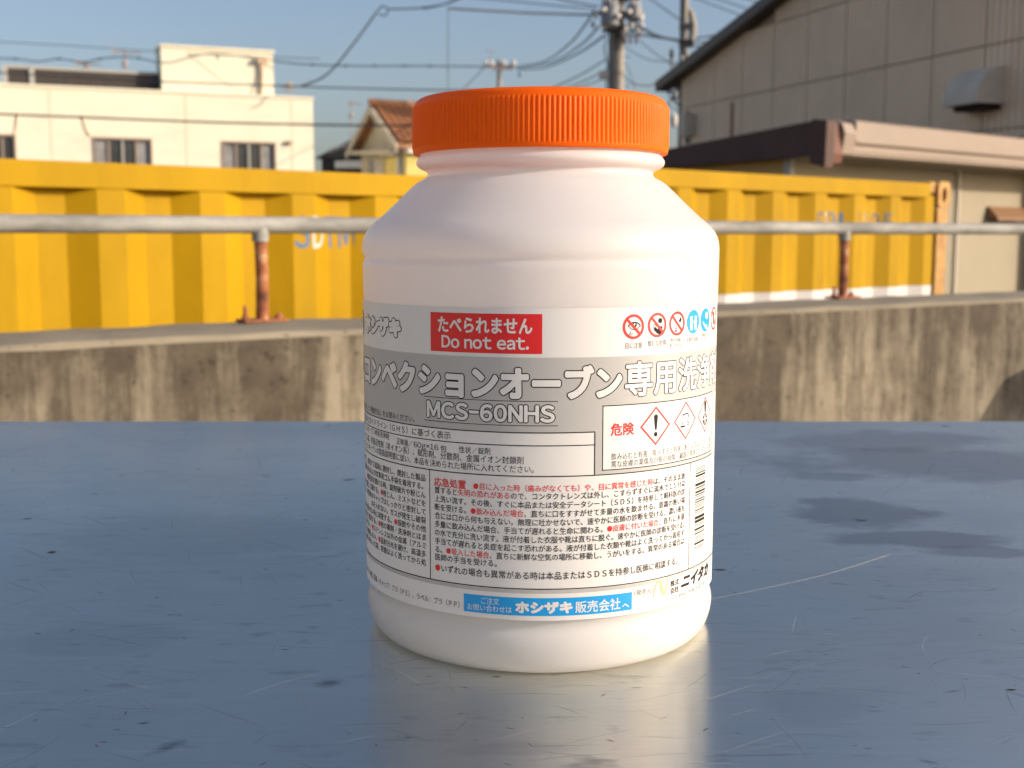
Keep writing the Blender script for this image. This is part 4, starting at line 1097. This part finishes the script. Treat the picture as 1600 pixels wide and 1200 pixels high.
cells([('●目に入った時（痛みがなくても）や、目に異常を感じた時',1),('は、そのまま放',0)], -23.4, 54.8, 65.0-.4)
T = [
 [('置すると',0),('失明の恐れがある',1),('ので、コンタクトレンズは外し、こすらずすぐに流水で１５分以',0)],
 [('上洗い流す。その後、すぐに本品または安全データシート（ＳＤＳ）を持参して眼科医の診',0)],
 [('断を受ける。',0),('●飲み込んだ場合',1),('、直ちに口をすすがせて多量の水を飲ませる。意識の無い場',0)],
 [('合には口から何も与えない。無理に吐かせないで、速やかに医師の診断を受ける。濃い液を',0)],
 [('多量に飲み込んだ場合、手当てが遅れると生命に関わる。',0),('●皮膚に付いた場合',1),('、直ちに多量',0)],
 [('の水で充分に洗い流す。液が付着した衣服や靴は直ちに脱ぐ。速やかに医師の診断を受ける。',0)],
 [('手当てが遅れると炎症を起こす恐れがある。液が付着した衣類や靴はよく洗ってから着用す',0)],
 [('る。',0),('●吸入した場合',1),('、直ちに新鮮な空気の場所に移動し、うがいをする。異常のある場合は',0)]]
for i, r_ in enumerate(T): cells(r_, -38.0, 54.9, 62.0-2.87*i)
cells([('医師の手当を受ける。',0)], -38.0, -38.0+2.36*9.6, 39.3)
cells([('●',1),('いずれの場合も異常がある時は本品またはＳＤＳを持参し医師に相談する。',0)], -38.0, 51.3, 35.7, 2.6)
Lc_ = ['ご使用に際し、使用する直前に開封し、開封した製品', '保護めがねおよび炊事用ゴム手袋を着用する。', '●個包装を開ける時、錠剤破片や粉じん', 'が飛散しないよう注意して開ける。●粉じん、ミストなどを', '吸入しない。使用後のキャップはしっかりと密封して',
       '水を入れない。ガスが発生し破裂', '子供の手の届かない所に保管する。●誤飲やその他', 'の用途に使用する。●他の薬剤・洗浄剤とはま', '混ぜない。●ステンレス以外の金属（アルミ', 'には使用しない。●直射日光を避け、高温多', '●使い終わった袋、容器はよく洗ってから処']
for i, r_ in enumerate(Lc_):
    segs = []
    for chs in r_: segs.append((chs, 1 if chs == '●' else 0))
    nch = len(r_)-(.5 if r_[-1] in '。' else 0)
    cells(segs, -41.9-2.38*nch, -41.9 if r_[-1] != '。' else -43.0, 65.6-2.89*i-.2)
# pictogram row
for q_ in ((30,116.3,3.15),(39.6,116.5,3.15),(49.0,116.6,3.15),(77.5,116.8,3.4)): print_('prohibition_ring', ring(q_[0],q_[1],q_[2],4.05), M['red'], .08, 1.2)
for q_ in ((58.4,116.7),(67.7,116.8)): print_('mandatory_disc', [disc(*q_,4.05,n=40)], M['cyan'], .08, 1.0)
def arc_poly(cx_, cz_, rx, rz_, a0, a1, n=12): return [(cx_+rx*math.cos(R_(a0+(a1-a0)*k/n)), cz_+rz_*math.sin(R_(a0+(a1-a0)*k/n))) for k in range(n+1)]
blk = []
# eye
for (a, b2, c, d) in zip(arc_poly(30.3,116.0,2.5,1.9,170,10), arc_poly(30.3,116.0,2.5,1.9,170,10)[1:], arc_poly(30.3,116.0,2.2,1.5,170,10), arc_poly(30.3,116.0,2.2,1.5,170,10)[1:]): blk.append([a, b2, d, c])
for (a, b2, c, d) in zip(arc_poly(30.3,117.1,2.2,1.9,200,340), arc_poly(30.3,117.1,2.2,1.9,200,340)[1:], arc_poly(30.3,117.1,2.0,1.7,200,340), arc_poly(30.3,117.1,2.0,1.7,200,340)[1:]): blk.append([a, b2, d, c])
blk += [disc(30.3,116.9,.85,.95), bar(28.3,113.6,29.0,114.7,.25), bar(28.9,113.5,29.7,114.2,.22)]
# drinking figure
blk += [disc(40.8,117.9,.85), [(38.0,115.2),(39.2,114.0),(40.6,113.3),(41.4,114.0),(41.9,115.9),(40.8,116.2),(39.8,115.1),(38.6,115.9)]]
blk += ring(38.4,116.2,.5,.65,16)
# refill bottle
blk += [[(49.6,117.3),(50.8,118.7),(51.2,117.9),(50.7,116.9)], bar(47.7,114.1,49.0,114.1,.35), bar(48.2,114.2,48.2,115.8,.12), bar(48.7,114.2,48.7,115.8,.12), bar(48.0,115.0,48.9,115.0,.12)]
print_('pictogram_figure', blk, M['ink'], .10, 1.0)
for q_ in [bar(30-2.5,116.3+2.5,30+2.5,116.3-2.5,.85), bar(39.6-2.5,116.5+2.5,39.6+2.5,116.5-2.5,.85), bar(49-2.5,116.6+2.5,49+2.5,116.6-2.5,.85), bar(77.5-2.5,116.8+2.5,77.5+2.5,116.8-2.5,.6)]: print_('pictogram_bar', [q_], M['red'], .13, 1.0)
wh_ = [disc(30.3,117.1,.35), rect(56.3,57.7,113.9,118.6), rect(59.1,60.5,113.9,118.6), [(57.7,116.0),(58.2,116.5),(58.0,117.0),(57.7,117.0)], [(59.1,116.0),(58.6,116.5),(58.8,117.0),(59.1,117.0)],
       disc(68.6,118.3,1.2,1.3), [(65.3,116.6),(67.5,115.0),(68.7,115.3),(69.2,114.4),(67.6,113.9),(65.6,115.6)], rect(68.0,69.9,113.6,114.1)]
print_('pictogram_highlight', wh_[:1], M['label_white'], .12, 1.0); print_('glove_symbol', wh_[1:5], M['label_white'], .12, 1.0); print_('hand_washing_symbol', wh_[5:], M['label_white'], .12, 1.0)
print_('pictogram_figure', [disc(77.5,118.3,.8), rect(76.7,78.3,114.8,117.3)], M['ink_grey'], .10, 1.0)
text('目に注意', 27.0, 33.4, 109.2, 111.2, M['ink_grey'], 0.0)
text('飲むな危険', 35.6, 43.7, 109.6, 111.6, M['ink_grey'], 0.0)
text('他の容器に', 45.6, 51.8, 110.5, 112.0, M['ink_grey'], .0); text('移しかえない', 45.3, 52.3, 108.7, 110.2, M['ink_grey'], .0)
text('炊事用手袋使用', 54.3, 61.9, 109.9, 111.6, M['ink_grey'], .0)
text('使用後は手を', 64.4, 71.0, 111.0, 112.4, M['ink_grey'], .0); text('よく洗う', 64.4, 69.0, 109.4, 110.8, M['ink_grey'], .0)
# danger box content
text('危険', 22.0, 30.6, 81.0, 85.2, M['red'], .12, cutstep=2)
def diamond(cx_, cz_, r, w):
    o = []
    q = [(cx_,cz_+r),(cx_+r,cz_),(cx_,cz_-r),(cx_-r,cz_)]; p = [(cx_,cz_+r-w),(cx_+r-w,cz_),(cx_,cz_-r+w),(cx_-r+w,cz_)]
    for k in range(4): o.append([q[k], q[(k+1) % 4], p[(k+1) % 4], p[k]])
    return o
print_('hazard_diamond', diamond(39.5,83.2,6.6,.95)+diamond(54.6,83.5,6.6,.80)+diamond(69.0,83.8,6.4,.75), M['red'], .10, 1.2)
hz_ = [[(38.6,86.4),(39.0,87.0),(40.0,87.0),(40.4,86.4),(39.9,81.9),(39.1,81.9)], disc(39.5,80.4,.8)]
hz_ += [rect(51.6,54.1,81.3,81.9), bar(52.9,85.6,52.9,83.9,.4), bar(52.9,85.6,56.0,85.9,.45), bar(56.0,85.9,56.2,84.3,.4), bar(52.6,83.3,52.6,82.2,.4), bar(55.4,83.2,56.5,82.4,.35), bar(55.0,82.3,56.6,81.8,.3)]
hz_ += [[(68.0,87.8),(68.4,88.6),(69.6,88.6),(70.0,87.8),(69.6,84.6),(68.4,84.6)]]
for k in range(6):
    a = R_(60*k+30); c1 = (69+.5*math.cos(a), 82.4+.5*math.sin(a)); 
    hz_.append([c1, (69+2.3*math.cos(a-.42), 82.2+2.3*math.sin(a-.42)), (69+2.3*math.cos(a+.42), 82.2+2.3*math.sin(a+.42))])
print_('hazard_symbol', hz_, M['ink'], .10, 1.0)
text('飲み込むと有害／吸入すると有害（粉じん又はミスト）／重', 22.3, 75.8, 73.1, 75.4, M['ink'], .0)
text('篤な皮膚の薬傷及び眼の損傷／臓器の障害のおそれ／有害', 22.3, 75.8, 70.6, 72.9, M['ink'], .0)
# barcode
random.seed(42); bars = []; z = 37.2
BARW = [.28,.28,.9,.28,.28,.28,.55,.28,.9,.28,.28,1.3,1.3,.28,.28,.55,.28,.28,.28,.55,.55,.28,.55,.9,.28,.55,1.2,.28,.28,.9,.55,.28,.28,.28]
GAPW = [.45,.9,.45,.9,.5,1.0,.45,.45,.9,.45,.5,.35,.9,.45,.45,.9,.45,.45,.45,.45,.9,.45,.45,.45,.45,.45,.9,.45,.9,.45,.5,.45,.4,.4]
tot = sum(BARW)+sum(GAPW); kk = (66.3-37.2)/tot
for b2, g2 in zip(BARW, GAPW): bars.append(rect(61.9,70.3,z,z+b2*kk)); z += (b2+g2)*kk
print_('barcode', bars, M['ink'], .10)
# blue panel
print_('blue_panel', [rect(-27.0,30.6,22.2,28.2)], M['cyan'], .06)
text('ご注文', -20.8, -14.6, 25.4, 27.6, M['label_white'], 0.0, cutstep=2)
text('お問い合わせは', -25.6, -10.4, 22.9, 25.1, M['label_white'], 0.0, cutstep=2)
text('ホシザキ', -9.3, 9.6, 22.9, 27.0, M['label_white'], .30, cutstep=2)
text('販売会社', 10.4, 26.2, 22.9, 26.9, M['label_white'], .06, cutstep=2)
text('へ', 26.9, 29.5, 23.2, 24.6, M['label_white'], .08, cutstep=2)
text('リサイクル表示（材質）容器・キャップ：プラ（ＰＥ）、ラベル：プラ（ＰＰ）', -97, -28.6, 23.0, 25.3, M['ink'], 0.0)
text('〈発売元〉', 31.4, 39.6, 26.6, 28.6, M['ink_grey'], .0)
sw = []
pts = [(39.6,24.2),(39.9,26.8),(40.9,29.3),(42.0,30.2),(43.0,28.9),(43.6,26.4),(44.3,25.0),(45.2,26.3),(46.0,28.8),(46.4,31.0)]
sp2 = spline([Vector((a, b2, 0)) for a, b2 in pts], 5); nn = len(sp2)
for i in range(nn-1):
    w0 = .12+.62*math.sin(math.pi*i/nn)**2; w1 = .12+.62*math.sin(math.pi*(i+1)/nn)**2
    a, b2 = sp2[i], sp2[i+1]; sw.append([(a.x-w0,a.y),(a.x+w0,a.y),(b2.x+w1,b2.y),(b2.x-w1,b2.y)])
print_('swirl_emblem', sw, M['gold'], .10, 1.0)
text('株式', 47.6, 52.2, 27.0, 29.2, M['ink'], .04); text('会社', 47.6, 52.2, 24.5, 26.7, M['ink'], .04)
text('ニイタカ', 53.4, 76.6, 25.0, 30.0, M['ink'], .28, shear=.35, cutstep=2)
text('〒532-8560 大阪市淀川区', 45.6, 72.5, 22.3, 23.9, M['ink_grey'], .0)
